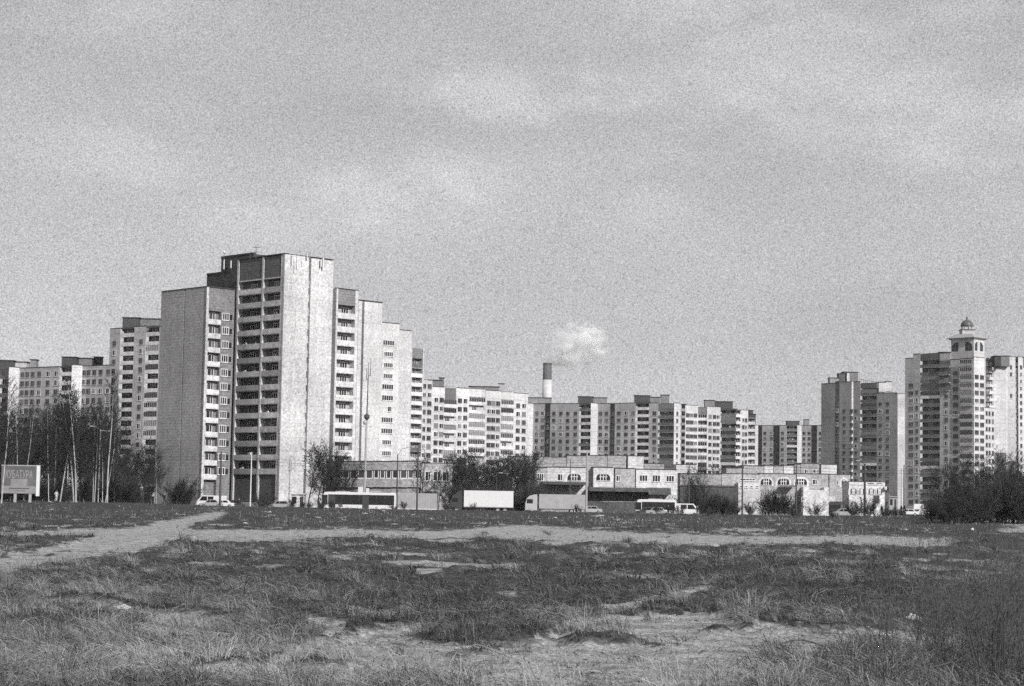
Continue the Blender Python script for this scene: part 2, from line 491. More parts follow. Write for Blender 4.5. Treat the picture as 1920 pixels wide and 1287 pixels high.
t.links.new(ramp(mth('ADD', an.outputs['Fac'], ramp(gnoise(5, 4).outputs[0], 0.3, 0.7, -0.3, 0.3)), 0.3, 0.7, 0.0, 1.0), mxn.inputs[0])
t.links.new(soil, mxn.inputs[2]); t.links.new(dirt, mxn.inputs[3])
cc = t.nodes.new('ShaderNodeCombineColor')
for i in range(3): t.links.new(mxn.outputs[0], cc.inputs[i])
t.links.new(cc.outputs[0], pb.inputs['Base Color'])
bn = t.nodes.new('ShaderNodeBump'); bn.inputs['Strength'].default_value = 0.7; bn.inputs['Distance'].default_value = 0.04
t.links.new(gnoise(22, 6).outputs[0], bn.inputs['Height']); t.links.new(bn.outputs[0], pb.inputs['Normal'])
me.materials.append(gm)
ground = bpy.data.objects.new('ground', me); C.objects.link(ground)
tag(ground, kind='structure')
def gz(x, y):
    X = np.array([float(x)]); Y = np.array([float(y)])
    if y > 330: return -0.02
    return float(relief(X, Y, bareness(X, Y))[0]) - 0.02

# road beyond the field, its kerb and far pavement
ASPH = mat('asphalt', 0.075, 0.9, amp=0.25, scale=0.6)
KERB = mat('kerb_stone', 0.35, amp=0.2)
PAVE = mat('pavement_slabs', 0.2, amp=0.2)
b = MB(); b.box(-400, 400, 331, 352, -0.3, 0.0, ASPH); tag(b.build('road'), kind='structure')
b = MB()
for k in range(-60, 60, 2): b.box(k * 6, k * 6 + 4, 341.4, 341.55, 0.004, 0.008, WPAINT)
tag(b.build('road_marking'), kind='structure')
b = MB(); b.box(-400, 400, 352, 352.3, -0.3, 0.14, KERB); tag(b.build('kerb'), kind='structure')
b = MB(); b.box(-400, 400, 352.3, 358, -0.3, 0.13, PAVE); tag(b.build('pavement'), kind='structure')

# ------------------------------------------------------------------ grass: one mass of blades
def blades(name, n, seed, hmin, hmax, py_lo, py_hi, lean, wk, amin, amax, keep_bare, pxlo=-260, pxhi=2180, dens=None, prevailing=(1.0, 0.35)):
    rs = np.random.RandomState(seed)
    u = py_lo + (py_hi - py_lo) * rs.rand(n)
    D = EYE * F_PX / u
    px = pxlo + (pxhi - pxlo) * rs.rand(n)
    x = (px - W_PX / 2) / F_PX * D
    y = D + rs.normal(0, 0.02, n) * D
    ok = y < 318
    x, y = x[ok], y[ok]
    bare = bareness(x, y)
    tuft = fbm(x * 1.3, y * 0.9, 55, 3)
    keep = rs.rand(len(x)) < np.where(bare > 0.6, keep_bare, np.clip((tuft - 0.30) * 6, 0.05, 1))
    if dens is not None: keep &= rs.rand(len(x)) < dens(x, y)
    x, y, bare, tuft = x[keep], y[keep], bare[keep], tuft[keep]
    n = len(x)
    z = relief(x, y, bare) - 0.04
    patch = fbm(x * 0.28, y * 0.13, 91, 3)
    H = (hmin + (hmax - hmin) * rs.rand(n) ** 1.6) * (1 + 1.2 * np.clip((y - 230) / 50, 0, 1) * fbm(x * .3, y * .2, 33, 2) * 1.6) * (0.6 + 0.9 * tuft) * (1 - 0.6 * bare)
    wdt = np.maximum(0.005, y * wk) * (0.6 + 0.8 * rs.rand(n))
    ang = rs.rand(n) * 2 * np.pi
    wind = fbm(x * 0.5, y * 0.35, 13, 2) * 7
    lx = np.cos(ang) * 0.9 + np.cos(wind) * prevailing[0]; ly = np.sin(ang) * 0.9 + np.sin(wind) * prevailing[1]
    nn_ = np.maximum(np.hypot(lx, ly), 1e-3); lx /= nn_; ly /= nn_
    th = lean[0] + (lean[1] - lean[0]) * rs.rand(n) ** 0.7
    hs, hc = np.sin(th) * H, np.cos(th) * H
    fa = rs.rand(n) * np.pi
    wx, wy = np.cos(fa) * wdt * 0.5, np.sin(fa) * wdt * 0.5 * 0.3
    P = np.zeros((n, 5, 3))
    P[:, 0] = np.stack([x - wx, y - wy, z], -1); P[:, 1] = np.stack([x + wx, y + wy, z], -1)
    mz = z + 0.03 + hc * 0.75
    P[:, 2] = np.stack([x + lx * hs * .42 + wx * .8, y + ly * hs * .42 + wy * .8, mz], -1); P[:, 3] = np.stack([x + lx * hs * .42 - wx * .8, y + ly * hs * .42 - wy * .8, mz], -1)
    P[:, 4] = np.stack([x + lx * hs, y + ly * hs, z + 0.03 + hc * 0.95], -1)
    me = bpy.data.meshes.new(name)
    me.vertices.add(n * 5); me.vertices.foreach_set('co', P.ravel())
    base = (np.arange(n) * 5)[:, None]
    lo = np.concatenate([base + np.array([0, 1, 2, 3]), base + np.array([3, 2, 4])], 1)
    me.loops.add(n * 7); me.loops.foreach_set('vertex_index', lo.ravel().astype(np.int32))
    me.polygons.add(n * 2)
    st = (np.arange(n) * 7)[:, None] + np.array([0, 4]); me.polygons.foreach_set('loop_start', st.ravel().astype(np.int32))
    me.polygons.foreach_set('loop_total', np.tile([4, 3], n).astype(np.int32))
    me.update(calc_edges=True)
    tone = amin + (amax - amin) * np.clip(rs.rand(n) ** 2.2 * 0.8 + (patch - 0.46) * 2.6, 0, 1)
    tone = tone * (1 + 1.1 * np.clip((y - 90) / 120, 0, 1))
    a = me.attributes.new('tone', 'FLOAT', 'POINT'); a.data.foreach_set('value', np.repeat(tone, 5))
    me.materials.append(GRASSM)
    o = bpy.data.objects.new(name, me); C.objects.link(o)
    return o
GRASSM = bpy.data.materials.new('dry_grass'); GRASSM.use_nodes = True
_t = GRASSM.node_tree; _b = _t.nodes['Principled BSDF']; _b.inputs['Roughness'].default_value = 0.7; _b.inputs['Specular IOR Level'].default_value = 0.2
_a = _t.nodes.new('ShaderNodeAttribute'); _a.attribute_name = 'tone'; _t.links.new(_a.outputs['Fac'], _b.inputs['Base Color'])
FAST = 1.0
def make_blades(name, P, tone):
    """P (n, 7, 3): three-segment arching blades"""
    n = len(P); me = bpy.data.meshes.new(name)
    me.vertices.add(n * 7); me.vertices.foreach_set('co', P.ravel())
    base = (np.arange(n) * 7)[:, None]
    lo = np.concatenate([base + np.array([0, 1, 2, 3]), base + np.array([3, 2, 4, 5]), base + np.array([5, 4, 6])], 1)
    me.loops.add(n * 11); me.loops.foreach_set('vertex_index', lo.ravel().astype(np.int32))
    me.polygons.add(n * 3)
    st = (np.arange(n) * 11)[:, None] + np.array([0, 4, 8]); me.polygons.foreach_set('loop_start', st.ravel().astype(np.int32))
    me.polygons.foreach_set('loop_total', np.tile([4, 4, 3], n).astype(np.int32))
    me.update(calc_edges=True)
    a = me.attributes.new('tone', 'FLOAT', 'POINT'); a.data.foreach_set('value', np.repeat(tone, 7))
    me.materials.append(GRASSM)
    o = bpy.data.objects.new(name, me); C.objects.link(o); return o
def tussocks(name, ntus, per, seed, py_lo, py_hi, R_, H_, wk, tlo, thi, power=1.0):
    rs = np.random.RandomState(seed)
    u = py_lo + (py_hi - py_lo) * rs.rand(ntus) ** power; D = EYE * F_PX / u; px = -260 + 2440 * rs.rand(ntus)
    cx = (px - W_PX / 2) / F_PX * D; cy = D * (1 + rs.normal(0, .02, ntus))
    ok = cy < 318; cx, cy = cx[ok], cy[ok]
    bare = bareness(cx, cy); keep = rs.rand(len(cx)) < np.where(bare > .55, .035, 1.0); cx, cy = cx[keep], cy[keep]
    m = len(cx)
    sz = 0.6 + 0.9 * rs.rand(m) ** 2
    th = np.clip((fbm(cx * .16, cy * .08, 91, 3) - .47) * 3.2 + rs.normal(.10, .34, m) - .10 * np.clip((50 - cy) / 30, 0, 1), 0, 1)
    comb = fbm(cx * .5, cy * .35, 13, 2) * 9        # which way the clump has been flattened
    i = np.repeat(np.arange(m), per); n = len(i)
    far = np.maximum(1.0, cy[i] / 60.0) ** .5
    an = rs.rand(n) * 2 * np.pi; rr = rs.rand(n) ** .6 * .16 * sz[i] * far
    bx = cx[i] + np.cos(an) * rr; by = cy[i] + np.sin(an) * rr
    z = relief(bx, by, np.zeros(n)) - .03
    dx = np.cos(an) + np.cos(comb[i]) * 1.1 + rs.normal(0, .4, n); dy = np.sin(an) + np.sin(comb[i]) * 1.1 + rs.normal(0, .4, n)
    l = np.maximum(np.hypot(dx, dy), 1e-3); dx /= l; dy /= l
    reach = R_ * (.25 + rs.rand(n)) * sz[i]; hh = H_ * (.3 + .9 * rs.rand(n)) * sz[i]
    w = np.maximum(.004, by * wk) * (.6 + .8 * rs.rand(n)); fa = rs.rand(n) * np.pi
    wx, wy, wz = np.cos(fa) * w * .5, np.sin(fa) * w * .2, np.sin(fa) * w * .25
    P = np.zeros((n, 7, 3))
    def pt(f, g): return bx + dx * reach * f, by + dy * reach * f, z + hh * g
    for a, b_, (f, g), k in ((0, 1, (0, 0), 1), (3, 2, (.22, .72), .9), (5, 4, (.62, .95), .7)):
        X, Y, Z = pt(f, g)
        P[:, a] = np.stack([X - wx * k, Y - wy * k, Z - wz * k], -1); P[:, b_] = np.stack([X + wx * k, Y + wy * k, Z + wz * k], -1)
    droop = rs.uniform(.2, .95, n)
    X, Y, Z = pt(1.0, droop); P[:, 6] = np.stack([X, Y, Z], -1)
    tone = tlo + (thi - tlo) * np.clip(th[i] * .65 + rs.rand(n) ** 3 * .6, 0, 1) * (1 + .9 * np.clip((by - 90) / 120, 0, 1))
    return make_blades(name, P, tone)
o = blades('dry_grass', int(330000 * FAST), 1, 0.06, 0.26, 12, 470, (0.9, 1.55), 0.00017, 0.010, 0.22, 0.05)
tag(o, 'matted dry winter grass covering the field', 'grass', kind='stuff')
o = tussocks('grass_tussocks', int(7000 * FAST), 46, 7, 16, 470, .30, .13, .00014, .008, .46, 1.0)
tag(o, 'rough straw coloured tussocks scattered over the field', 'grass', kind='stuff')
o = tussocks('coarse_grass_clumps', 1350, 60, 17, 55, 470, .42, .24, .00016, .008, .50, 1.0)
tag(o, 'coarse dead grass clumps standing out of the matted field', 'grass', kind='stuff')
def far_band(x, y): return np.clip((y - 60) / 60, 0.05, 1)
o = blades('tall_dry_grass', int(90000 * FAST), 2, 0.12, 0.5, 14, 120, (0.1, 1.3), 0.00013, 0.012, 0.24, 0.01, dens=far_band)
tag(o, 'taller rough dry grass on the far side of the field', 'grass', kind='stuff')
def right_corner(x, y):
    px, py = to_px(x, y, np.zeros_like(x))
    return np.clip((px - 1450) / 400, 0.05, 1) * np.clip(fbm(x * 0.4, y * 0.3, 41, 2) * 2.2 - 0.5, 0.05, 1)
o = blades('dead_weeds', int(16000 * FAST), 3, 0.3, 0.95, 45, 480, (0.0, 0.8), 0.00013, 0.01, 0.15, 0.02, dens=right_corner)
tag(o, 'tall thin dead weed stalks thick at the corner beside the track', 'weeds', kind='stuff')

# clods and pebbles on the worn ground
rs = np.random.RandomState(77); n = 46000
u = 30 + 430 * rs.rand(n) ** .8; D = EYE * F_PX / u; x = (-260 + 2440 * rs.rand(n) - W_PX / 2) / F_PX * D; y = D * (1 + rs.normal(0, .02, n))
ba = bareness(x, y); k = (ba > .35) | (rs.rand(n) < .04); x, y, ba = x[k], y[k], ba[k]; n = len(x)
z = relief(x, y, ba) - .018; r = np.maximum(.007, y * .00028) * (.5 + rs.rand(n) ** 3 * 2.6)
O = np.array([[1, 0, 0], [0, 1, 0], [-1, 0, 0], [0, -1, 0], [0, 0, .7], [0, 0, -.4]])
P = O[None] * (r[:, None, None] * (.6 + .8 * rs.rand(n, 6, 1))); a_ = rs.rand(n) * 6.28; c_, s_ = np.cos(a_)[:, None], np.sin(a_)[:, None]
P = np.stack([P[..., 0] * c_ - P[..., 1] * s_ + x[:, None], P[..., 0] * s_ + P[..., 1] * c_ + y[:, None], P[..., 2] + z[:, None]], -1)
T = np.array([[0, 1, 4], [1, 2, 4], [2, 3, 4], [3, 0, 4], [1, 0, 5], [2, 1, 5], [3, 2, 5], [0, 3, 5]])
me = bpy.data.meshes.new('gravel'); me.vertices.add(n * 6); me.vertices.foreach_set('co', P.ravel())
lo = (np.arange(n)[:, None, None] * 6 + T[None]).reshape(-1); me.loops.add(len(lo)); me.loops.foreach_set('vertex_index', lo.astype(np.int32))
me.polygons.add(n * 8); me.polygons.foreach_set('loop_start', (np.arange(n * 8) * 3).astype(np.int32)); me.polygons.foreach_set('loop_total', np.full(n * 8, 3, np.int32)); me.update(calc_edges=True)
a = me.attributes.new('tone', 'FLOAT', 'POINT'); a.data.foreach_set('value', np.repeat(.04 + .42 * rs.rand(n) ** 1.6, 6)); me.materials.append(GRASSM)
o = bpy.data.objects.new('gravel', me); C.objects.link(o); tag(o, 'clods and pebbles strewn over the worn tracks', 'gravel', kind='stuff')
# ------------------------------------------------------------------ building kit
WCACHE = {}
def window_mesh(w, h, style='sash', dark=0, fr=None):
    key = ('w', round(w, 2), round(h, 2), style, dark, fr.name if fr else '')
    if key in WCACHE: return WCACHE[key]
    g = (G1, G2, G3)[dark]; fm = fr or FRAME
    b = MB(); x0, x1 = -w / 2, w / 2; t = 0.09
    b.box(x0, x1, -0.012, 0.02, 0, h, g)
    b.box(x0 - 0.02, x0 + t, -0.07, 0.02, -0.02, h + 0.02, fm); b.box(x1 - t, x1 + 0.02, -0.07, 0.02, -0.02, h + 0.02, fm)
    b.box(x0 + t, x1 - t, -0.068, 0.02, h - t, h + 0.02, fm); b.box(x0 + t, x1 - t, -0.068, 0.02, -0.02, t, fm)
    n = {'one': 0, 'sash': 1, 'triple': 2, 'band': 4, 'door': 1}[style]
    for k in range(n):
        cx = x0 + w * (k + 1) / (n + 1) + (0.12 * w if style == 'sash' else 0)
        b.box(cx - 0.05, cx + 0.05, -0.055, 0.02, t, h - t, fm)
    b.box(x0 - 0.08, x1 + 0.08, -0.16, 0.0, -0.09, -0.025, CONC)     # sill
    WCACHE[key] = b.mesh('window'); return WCACHE[key]
def arch_mesh(w, h, fr=None):
    key = ('a', round(w, 2), round(h, 2))
    if key in WCACHE: return WCACHE[key]
    b = MB(); r = min(w / 2, h * 0.62); fm = FRAME
    def ring(gr, y):
        rr = r + gr; W2 = w / 2 + gr; pts = [(-W2, y, -gr * 0.4), (W2, y, -gr * 0.4)]
        for k in range(0, 13):
            a = math.pi * k / 12
            pts.append(((W2 - rr) * (1 if k < 6.5 else -1) + rr * math.cos(a), y, h - r + rr * math.sin(a)))
        return pts
    b.poly(ring(0.42, -0.02), WHITE)          # raised white surround
    b.poly(ring(0.0, -0.035), G1)
    for cx in (-w * 0.2, 0.0, w * 0.2): b.box(cx - 0.07, cx + 0.07, -0.10, -0.04, 0.0, h * 0.93, fm)
    b.box(-w * 0.3, w * 0.3, -0.098, -0.04, h * 0.52, h * 0.52 + 0.12, fm)
    b.box(-w / 2, w / 2, -0.16, -0.04, -0.12, 0.0, CONC)
    WCACHE[key] = b.mesh('arched_window'); return WCACHE[key]
def balcony_mesh(w, d, style, pm, ht=1.05, seed=0):
    """local x along the wall, y inward; slab at z = -0.16..0"""
    key = ('b', round(w, 2), round(d, 2), style, pm.name, round(ht, 2), seed)
    if key in WCACHE: return WCACHE[key]
    r = random.Random(seed + 5); b = MB()
    b.box(0, w, 0, d, -0.18, 0, CONC)
    if style == 'rail':
        b.box(0, w, 0, 0.05, 0.95, 1.0, METALD); b.box(0, w, 0, 0.05, 0.08, 0.13, METALD)
        k = 0.1
        while k < w - 0.05: b.box(k, k + 0.05, 0.01, 0.04, 0.13, 0.95, METALD); k += 0.32
    else:
        b.box(0.002, w - 0.002, -0.03, 0.06, -0.05, ht, pm)
    if style in ('glazed', 'glazed2'):
        n = max(3, int(w / 0.75)); g = (G1, G2, G1, G3)[seed % 4]; fm = FRAME if style == 'glazed' else FRAMED
        b.box(0.05, w - 0.05, 0.01, 0.03, ht, 2.45, g)
        for k in range(n + 1):
            x = 0.03 + (w - 0.13) * k / n
            b.box(x, x + 0.07, -0.02, 0.05, ht, 2.45, fm)
        b.box(0.1, w - 0.1, -0.018, 0.05, 2.38, 2.452, fm)
    if style == 'clutter':
        for _ in range(3):
            x = r.uniform(0.2, max(0.3, w - 0.9)); b.box(x, x + r.uniform(0.3, 0.7), 0.2, 0.5, 0, ht + r.uniform(-0.2, 0.6), r.choice([WHITE, PARAD, GREYP]))
    WCACHE[key] = b.mesh('balcony'); return WCACHE[key]

class Bld:
    def __init__(s, name, label, p0, cat='building', group=None, sh=2.8, seed=0, cap=96):
        s.off = Vector((p0[0], p0[1], 0)); s.root = thing(name, label, cat, s.off, 0, group)
        s.walls = MB(); s.roof = MB(); s.trim = MB(); s.sh = sh; s.nw = 0; s.cap = cap; s.extra = {}; s.r = random.Random(seed)
    def put(s, me, name, F, u, v, z):
        q = F.P(u, v, z); n = s.extra.setdefault(name + '#', [0]); n[0] += 1
        if n[0] <= s.cap:
            return inst(me, name, s.root, (q[0] - s.off.x, q[1] - s.off.y, q[2]), F.phi)
        m = s.extra.setdefault(name, MB()); ca, sa = math.cos(F.phi), math.sin(F.phi)
        k = len(m.v)
        for vv in me.vertices:
            x, y, zz = vv.co; m.v.append((q[0] + ca * x - sa * y, q[1] + sa * x + ca * y, q[2] + zz))
        mi = [m.mi(mm) for mm in me.materials]
        for p in me.polygons:
            m.f.append(tuple(k + i for i in p.vertices)); m.m.append(mi[p.material_index])
    def block(s, F, u0, u1, z1, m, depth=12.0, v=0.0, z0=-0.5, back=None, roof=True, parapet=True):
        bk = back or (F.p[0] / F.p[1] * depth * 1.02, depth)
        a = F.P(u0, v, 0); c = F.P(u1, v, 0)
        ring = [(a[0], a[1]), (c[0], c[1]), (c[0] + bk[0], c[1] + bk[1]), (a[0] + bk[0], a[1] + bk[1])]
        s.walls.prism(ring, z0, z1, m)
        if parapet: s.roof.fbox(F, u0 + 0.01, u1 - 0.01, v - 0.35, v + 0.07, z1 + 0.002, z1 + 0.20, ROOF)
    def windows(s, F, us, ztop, n, w=1.7, h=1.6, style='sash', drop=1.0, skip=0.0, v=0.0, fr=None, zmin=2.5):
        for k in range(n):
            z = ztop - drop - h - k * s.sh
            if z < zmin: break
            for u in us:
                if s.r.random() < skip: continue
                d = s.r.choice((0, 0, 0, 0, 1, 1, 2))
                s.put(window_mesh(w, h, style, d, fr if fr else (FRAME if s.r.random() < 0.22 else FRAMED)), 'window', F, u, v, z)
    def balconies(s, F, u0, u1, ztop, n, d=1.2, styles=('open',), pm=None, ht=1.05, drop=2.8, v=0.0, door=True, zmin=1.0, fins=False):
        pm = pm or PARA
        for k in range(n):
            z = ztop - drop - k * s.sh
            if z < zmin: break
            st = s.r.choice(styles); p2 = pm if s.r.random() < 0.85 else s.r.choice([PARA, PARAD, WHITE])
            s.put(balcony_mesh(u1 - u0, d, st, p2, ht, s.r.randrange(4)), 'balcony', F, u0, v, z)
            if door:
                s.put(window_mesh(min(2.0, (u1 - u0) * 0.45), 1.4, 'triple' if u1 - u0 > 4 else 'sash', s.r.choice((0, 0, 1)), None), 'window', F, u0 + (u1 - u0) * 0.42, v - d, z + 0.85)
        if fins:
            for u in (u0, u1): s.trim.fbox(F, u - 0.14, u + 0.14, v - d, v + 0.04, 0, ztop, CONC)
    def done(s):
        if s.walls.f: s.walls.build('wall', s.root, s.off)
        if s.roof.f: s.roof.build('roof', s.root, s.off)
        if s.trim.f: s.trim.build('facade_trim', s.root, s.off)
        for k, m in s.extra.items():
            if not k.endswith('#'):
                o = m.build(k, s.root, s.off); o['kind'] = 'stuff'
        return s.root

# ================================================================== A: the tall brick and concrete tower
BACK = (0.0, 14.0)
c1 = at(535, 477, 385)
c2 = at(388, 538, 384)
A = Bld('apartment_tower', 'tallest sixteen storey tower with two columns of deep loggias beside blank pale end walls', (c1.x, c1.y), sh=2.76, seed=3, group=None)
A.cap = 100
phL, phR = R(-46), R(44)
# balcony face: line from its left end to the corner, facing left
tL = (-math.cos(phL), -math.sin(phL))
sL = hit(c1, tL, 447, 483)
pl = (c1.x + tL[0] * sL, c1.y + tL[1] * sL)
FL = Fr(pl, phL); wL = sL
zA = zt(535, 476.5, c1)
FR = Fr(c1, phR)
wR = hit(c1, FR.t, 627, 489)
DP = 1.25
u1 = FL.uz(493.5, 480)[0]
# core behind the loggias, drawn as one plan polygon so that no two walls lie in one plane
def P2(F, u, v): q = F.P(u, v, 0); return (q[0], q[1])
core = [P2(FL, 0, -DP), P2(FL, wL - 0.5, -DP), P2(FR, 0.42, 0.0) if False else P2(FL, wL - 0.5, -0.02), P2(FL, wL - 0.02, -0.02)]
q1 = P2(FR, wR, 0); q2 = P2(FR, wR, -16); q3 = P2(FL, 0, -18)
ring = [P2(FL, 0.0, -DP), P2(FL, wL - 0.3, -DP), P2(FR, 1.2, -2.2), P2(FR, wR, -2.0), q2, q3]
A.walls.prism(ring, -0.5, zA - 0.3, BRICKD)
um = FR.uz(583, 480)[0]
# pale end wall of two concrete slabs with a dark joint
A.walls.fbox(FR, 0.0, um - 0.45, -DP * 1.02, 0.0, -0.5, zA, CONC)
A.walls.fbox(FR, um + 0.35, wR, -1.2, -0.25, -0.5, zA - 0.1, CONC)
A.walls.fbox(FR, um - 0.449, um + 0.349, -1.9, -0.7, -0.5, zA - 0.4, BRICKD)
for k in range(15):
    z = zA - 6.0 - k * A.sh
    if z > 6: A.put(window_mesh(0.5, 1.3, 'one', 1), 'window', FR, um - 0.05, -0.7, z)
# fins
for u, w in ((0.0, 0.55), (u1, 0.5)):
    A.trim.fbox(FL, u - w / 2 + 0.1, u + w / 2 + 0.1, -DP, 0.06, -0.2, zA + 0.02, CONC)
A.trim.fbox(FL, wL - 0.42, wL - 0.001, -DP + 0.02, 0.06, -0.2, zA + 0.02, CONC)
zf = [zt(535, y, c1) for y in (522, 549)]
bays = ((0.40, u1 - 0.16), (u1 + 0.36, wL - 0.43))
z_first = zt(470, 540, FL.P(wL / 2, 0, 0))
for (ua, ub) in bays:
    # blind brick panels at the top, brick infill at the foot
    zc = zA - 4.6
    A.walls.fbox(FL, ua, ub, -DP + 0.01, -0.12, zc, zA - 0.15, BRICKD)
    A.trim.fbox(FL, ua, ub, -0.119, 0.0, zc + 0.002, zc + 0.25, CONC)
    for k in range(14):
        z = zc - 2.6 - k * 2.76
        if z < 5.5: break
        st = 'open' if A.r.random() < 0.8 else 'clutter'
        A.put(balcony_mesh(ub - ua, DP - 0.02, st, PARA if A.r.random() < 0.9 else GREYP, 1.0, A.r.randrange(3)), 'balcony', FL, ua, -0.02, z)
        A.put(window_mesh(1.9, 1.35, 'triple', A.r.choice((0, 1, 0))), 'window', FL, (ua + ub) / 2 - 0.2, -DP, z + 0.8)
        A.put(window_mesh(0.75, 2.0, 'one', A.r.choice((0, 1))), 'balcony_door', FL, ub - 0.75, -DP, z + 0.12)
    A.walls.fbox(FL, ua, ub, -DP + 0.01, -0.3, 1.2, z_first * 0 + 6.6, BRICKD)
A.trim.fbox(FL, -0.3, wL + 0.2, -0.2, 0.35, -0.2, 1.1, CONC)
A.roof.fbox(FL, 0, wL, -1.0, 0.12, zA + 0.03, zA + 0.22, ROOF)
A.roof.fbox(FR, 0, wR, -1.0, 0.06, zA + 0.03, zA + 0.12, ROOF)
# dark recessed stair wing left of the loggias: two steps in height, deep shade put into its brick colour
Fd = Fr(P2(FL, 0, -3.5), phL)
ud0 = Fd.uz(415, 486)[0]; ud1 = Fd.uz(388, 516)[0]
zd0 = Fd.uz(415, 484)[1]; zd1 = Fd.uz(388, 516)[1]
A.walls.prism([P2(Fd, ud0, 0), P2(Fd, 0.3, 0), P2(Fd, 0.3, -14), P2(Fd, ud0, -14)], -0.5, zd0, BRICKX)
A.walls.prism([P2(Fd, ud1, 0.0), P2(Fd, ud0 + 0.001, 0.0), P2(Fd, ud0 + 0.001, -12), P2(Fd, ud1, -12)], -0.5, zd1, BRICKX)
A.roof.fbox(Fd, ud0, 0.3, -0.6, 0.12, zd0 + 0.002, zd0 + 0.3, ROOF)
A.roof.fbox(Fd, ud1, ud0, -0.6, 0.12, zd1 + 0.002, zd1 + 0.3, ROOF)
for k in range(15): A.put(window_mesh(0.9, 1.3, 'one', 0, FRAMED), 'window', Fd, ud0 * 0.25, 0.0, zd0 - 9 - k * 2.76)
# left wing: long blank flank facing left, narrow windowed front facing right
zW = zt(388, 538, c2)
tW = (-math.cos(phL), -math.sin(phL)); sW = hit(c2, tW, 303, 544)
FW = Fr((c2.x + tW[0] * sW, c2.y + tW[1] * sW), phL)
us = FW.uz(347, 541)[0]
FN = Fr(c2, phR); wN = hit(c2, FN.t, 441, 549)
ring = [P2(FW, 0.0, 0.0), P2(FW, sW, 0.0), P2(FN, wN + 3, 0.0), P2(FN, wN + 3, -sW)]
A.walls.prism([P2(FW, 0, -0.25), P2(FW, sW - 1.2, -0.25), P2(FN, 0.4, -1.1), P2(FN, wN, -1.1), P2(FN, wN, -14)], -0.5, zW - 0.2, BRICKM)
A.walls.fbox(FW, 0, us - 0.15, -0.6, 0.0, -0.5, zW, BRICKG)
A.walls.fbox(FW, us + 0.15, sW, -0.6, 0.0, -0.5, zW, BRICKG)
A.walls.fbox(FW, us - 0.149, us + 0.149, -0.5, -0.2, -0.5, zW - 0.3, BRICKD)
A.walls.fbox(FN, 0.0, 0.5, -0.9, 0.02, -0.5, zW, CONC)
A.walls.fbox(FN, 0.501, wN, -1.4, -0.9, -0.5, zW - 0.15, BRICKM)
A.walls.fbox(FN, 3.6, wN - 0.01, -0.899, -0.1, -0.5, zW - 0.1, BRICKM)
A.walls.fbox(FN, 0.501, 3.599, -0.899, -0.05, zW - 4.6, zW - 0.12, BRICKM)
for k in range(13):
    z = zW - 7.1 - k * 2.76
    if z < 3: break
    A.put(balcony_mesh(3.08, 0.85, 'open', PARA, 0.85, k % 3), 'balcony', FN, 0.51, -0.03, z)
    A.put(window_mesh(1.5, 1.4, 'sash', A.r.choice((0, 1))), 'window', FN, 2.0, -0.9, z + 0.85)
    A.put(window_mesh(1.6, 1.45, 'triple', A.r.choice((0, 1))), 'window', FN, 4.75, -0.1, z + 0.85)
    A.put(window_mesh(0.8, 1.3, 'one', 0, FRAMED), 'window', FN, wN - 0.8, -0.1, z + 0.85)
A.roof.fbox(FW, 0, sW, -0.7, 0.08, zW + 0.002, zW + 0.16, ROOF)
A.roof.fbox(FN, 0.01, wN, -0.7, 0.08, zW + 0.002, zW + 0.16, ROOF)
# right wing: one loggia column, lower
pr = at(631, 541, c1.y + 9.5)
FQ = Fr(pr, phR); wQ = hit(pr, FQ.t, 672, 547); zQ = zt(631, 541, pr)
A.walls.prism([P2(FQ, -0.4, -1.3), P2(FQ, wQ, -1.3), P2(FQ, wQ, -14), P2(FQ, -0.4, -14)], -0.5, zQ - 0.2, BRICKG)
A.trim.fbox(FQ, 0.0, 0.45, -1.3, 0.05, -0.2, zQ, CONC); A.trim.fbox(FQ, wQ - 0.75, wQ, -1.3, 0.05, -0.2, zQ, WHITE)
A.walls.fbox(FQ, 0.46, wQ - 0.76, -1.299, -0.05, zQ - 3.2, zQ - 0.05, BRICKM)
for k in range(15):
    z = zQ - 5.8 - k * 2.76
    if z < 2: break
    A.put(balcony_mesh(wQ - 1.21, 1.28, 'open', PARA, 1.0, k % 3), 'balcony', FQ, 0.455, -0.02, z)
    A.put(window_mesh(1.9, 1.4, 'triple', A.r.choice((0, 1))), 'window', FQ, wQ / 2 + 0.4, -1.3, z + 0.8)
    A.put(window_mesh(0.75, 2.0, 'one', 0), 'balcony_door', FQ, 1.0, -1.3, z + 0.1)
A.roof.fbox(FQ, 0, wQ, -0.7, 0.1, zQ + 0.002, zQ + 0.16, ROOF)
# panel antennas fixed at the top of the walls, and masts on the roof
def antenna(B, q, h, tilt=0.0):
    b = MB(); b.box(-0.14, 0.14, -0.09, 0.09, 0, h, WPAINT); b.tube((0, 0.22, -0.4), (0, 0.22, h + 0.1), 0.045, 0.045, METALD, 6)
    b.tube((0, 0.1, h * .25), (0, 0.3, h * .25), 0.03, 0.03, METALD, 5); b.tube((0, 0.1, h * .75), (0, 0.3, h * .75), 0.03, 0.03, METALD, 5)
    o = b.build('antenna', B.root); o.location = (q[0] - B.off.x, q[1] - B.off.y, q[2]); o.rotation_euler.z = tilt
for px, py0, py1, F, v in ((420, 487, 505, Fd, 0.4), (433, 489, 503, Fd, 0.4), (576.5, 474, 486, FR, 0.5), (606, 484, 504, FR, 0.3), (602, 487, 500, FR, 0.3)):
    u, z1 = F.uz(px, py0, v); z0 = F.uz(px, py1, v)[1]
    antenna(A, F.P(u, v, z0), z1 - z0, F.phi)
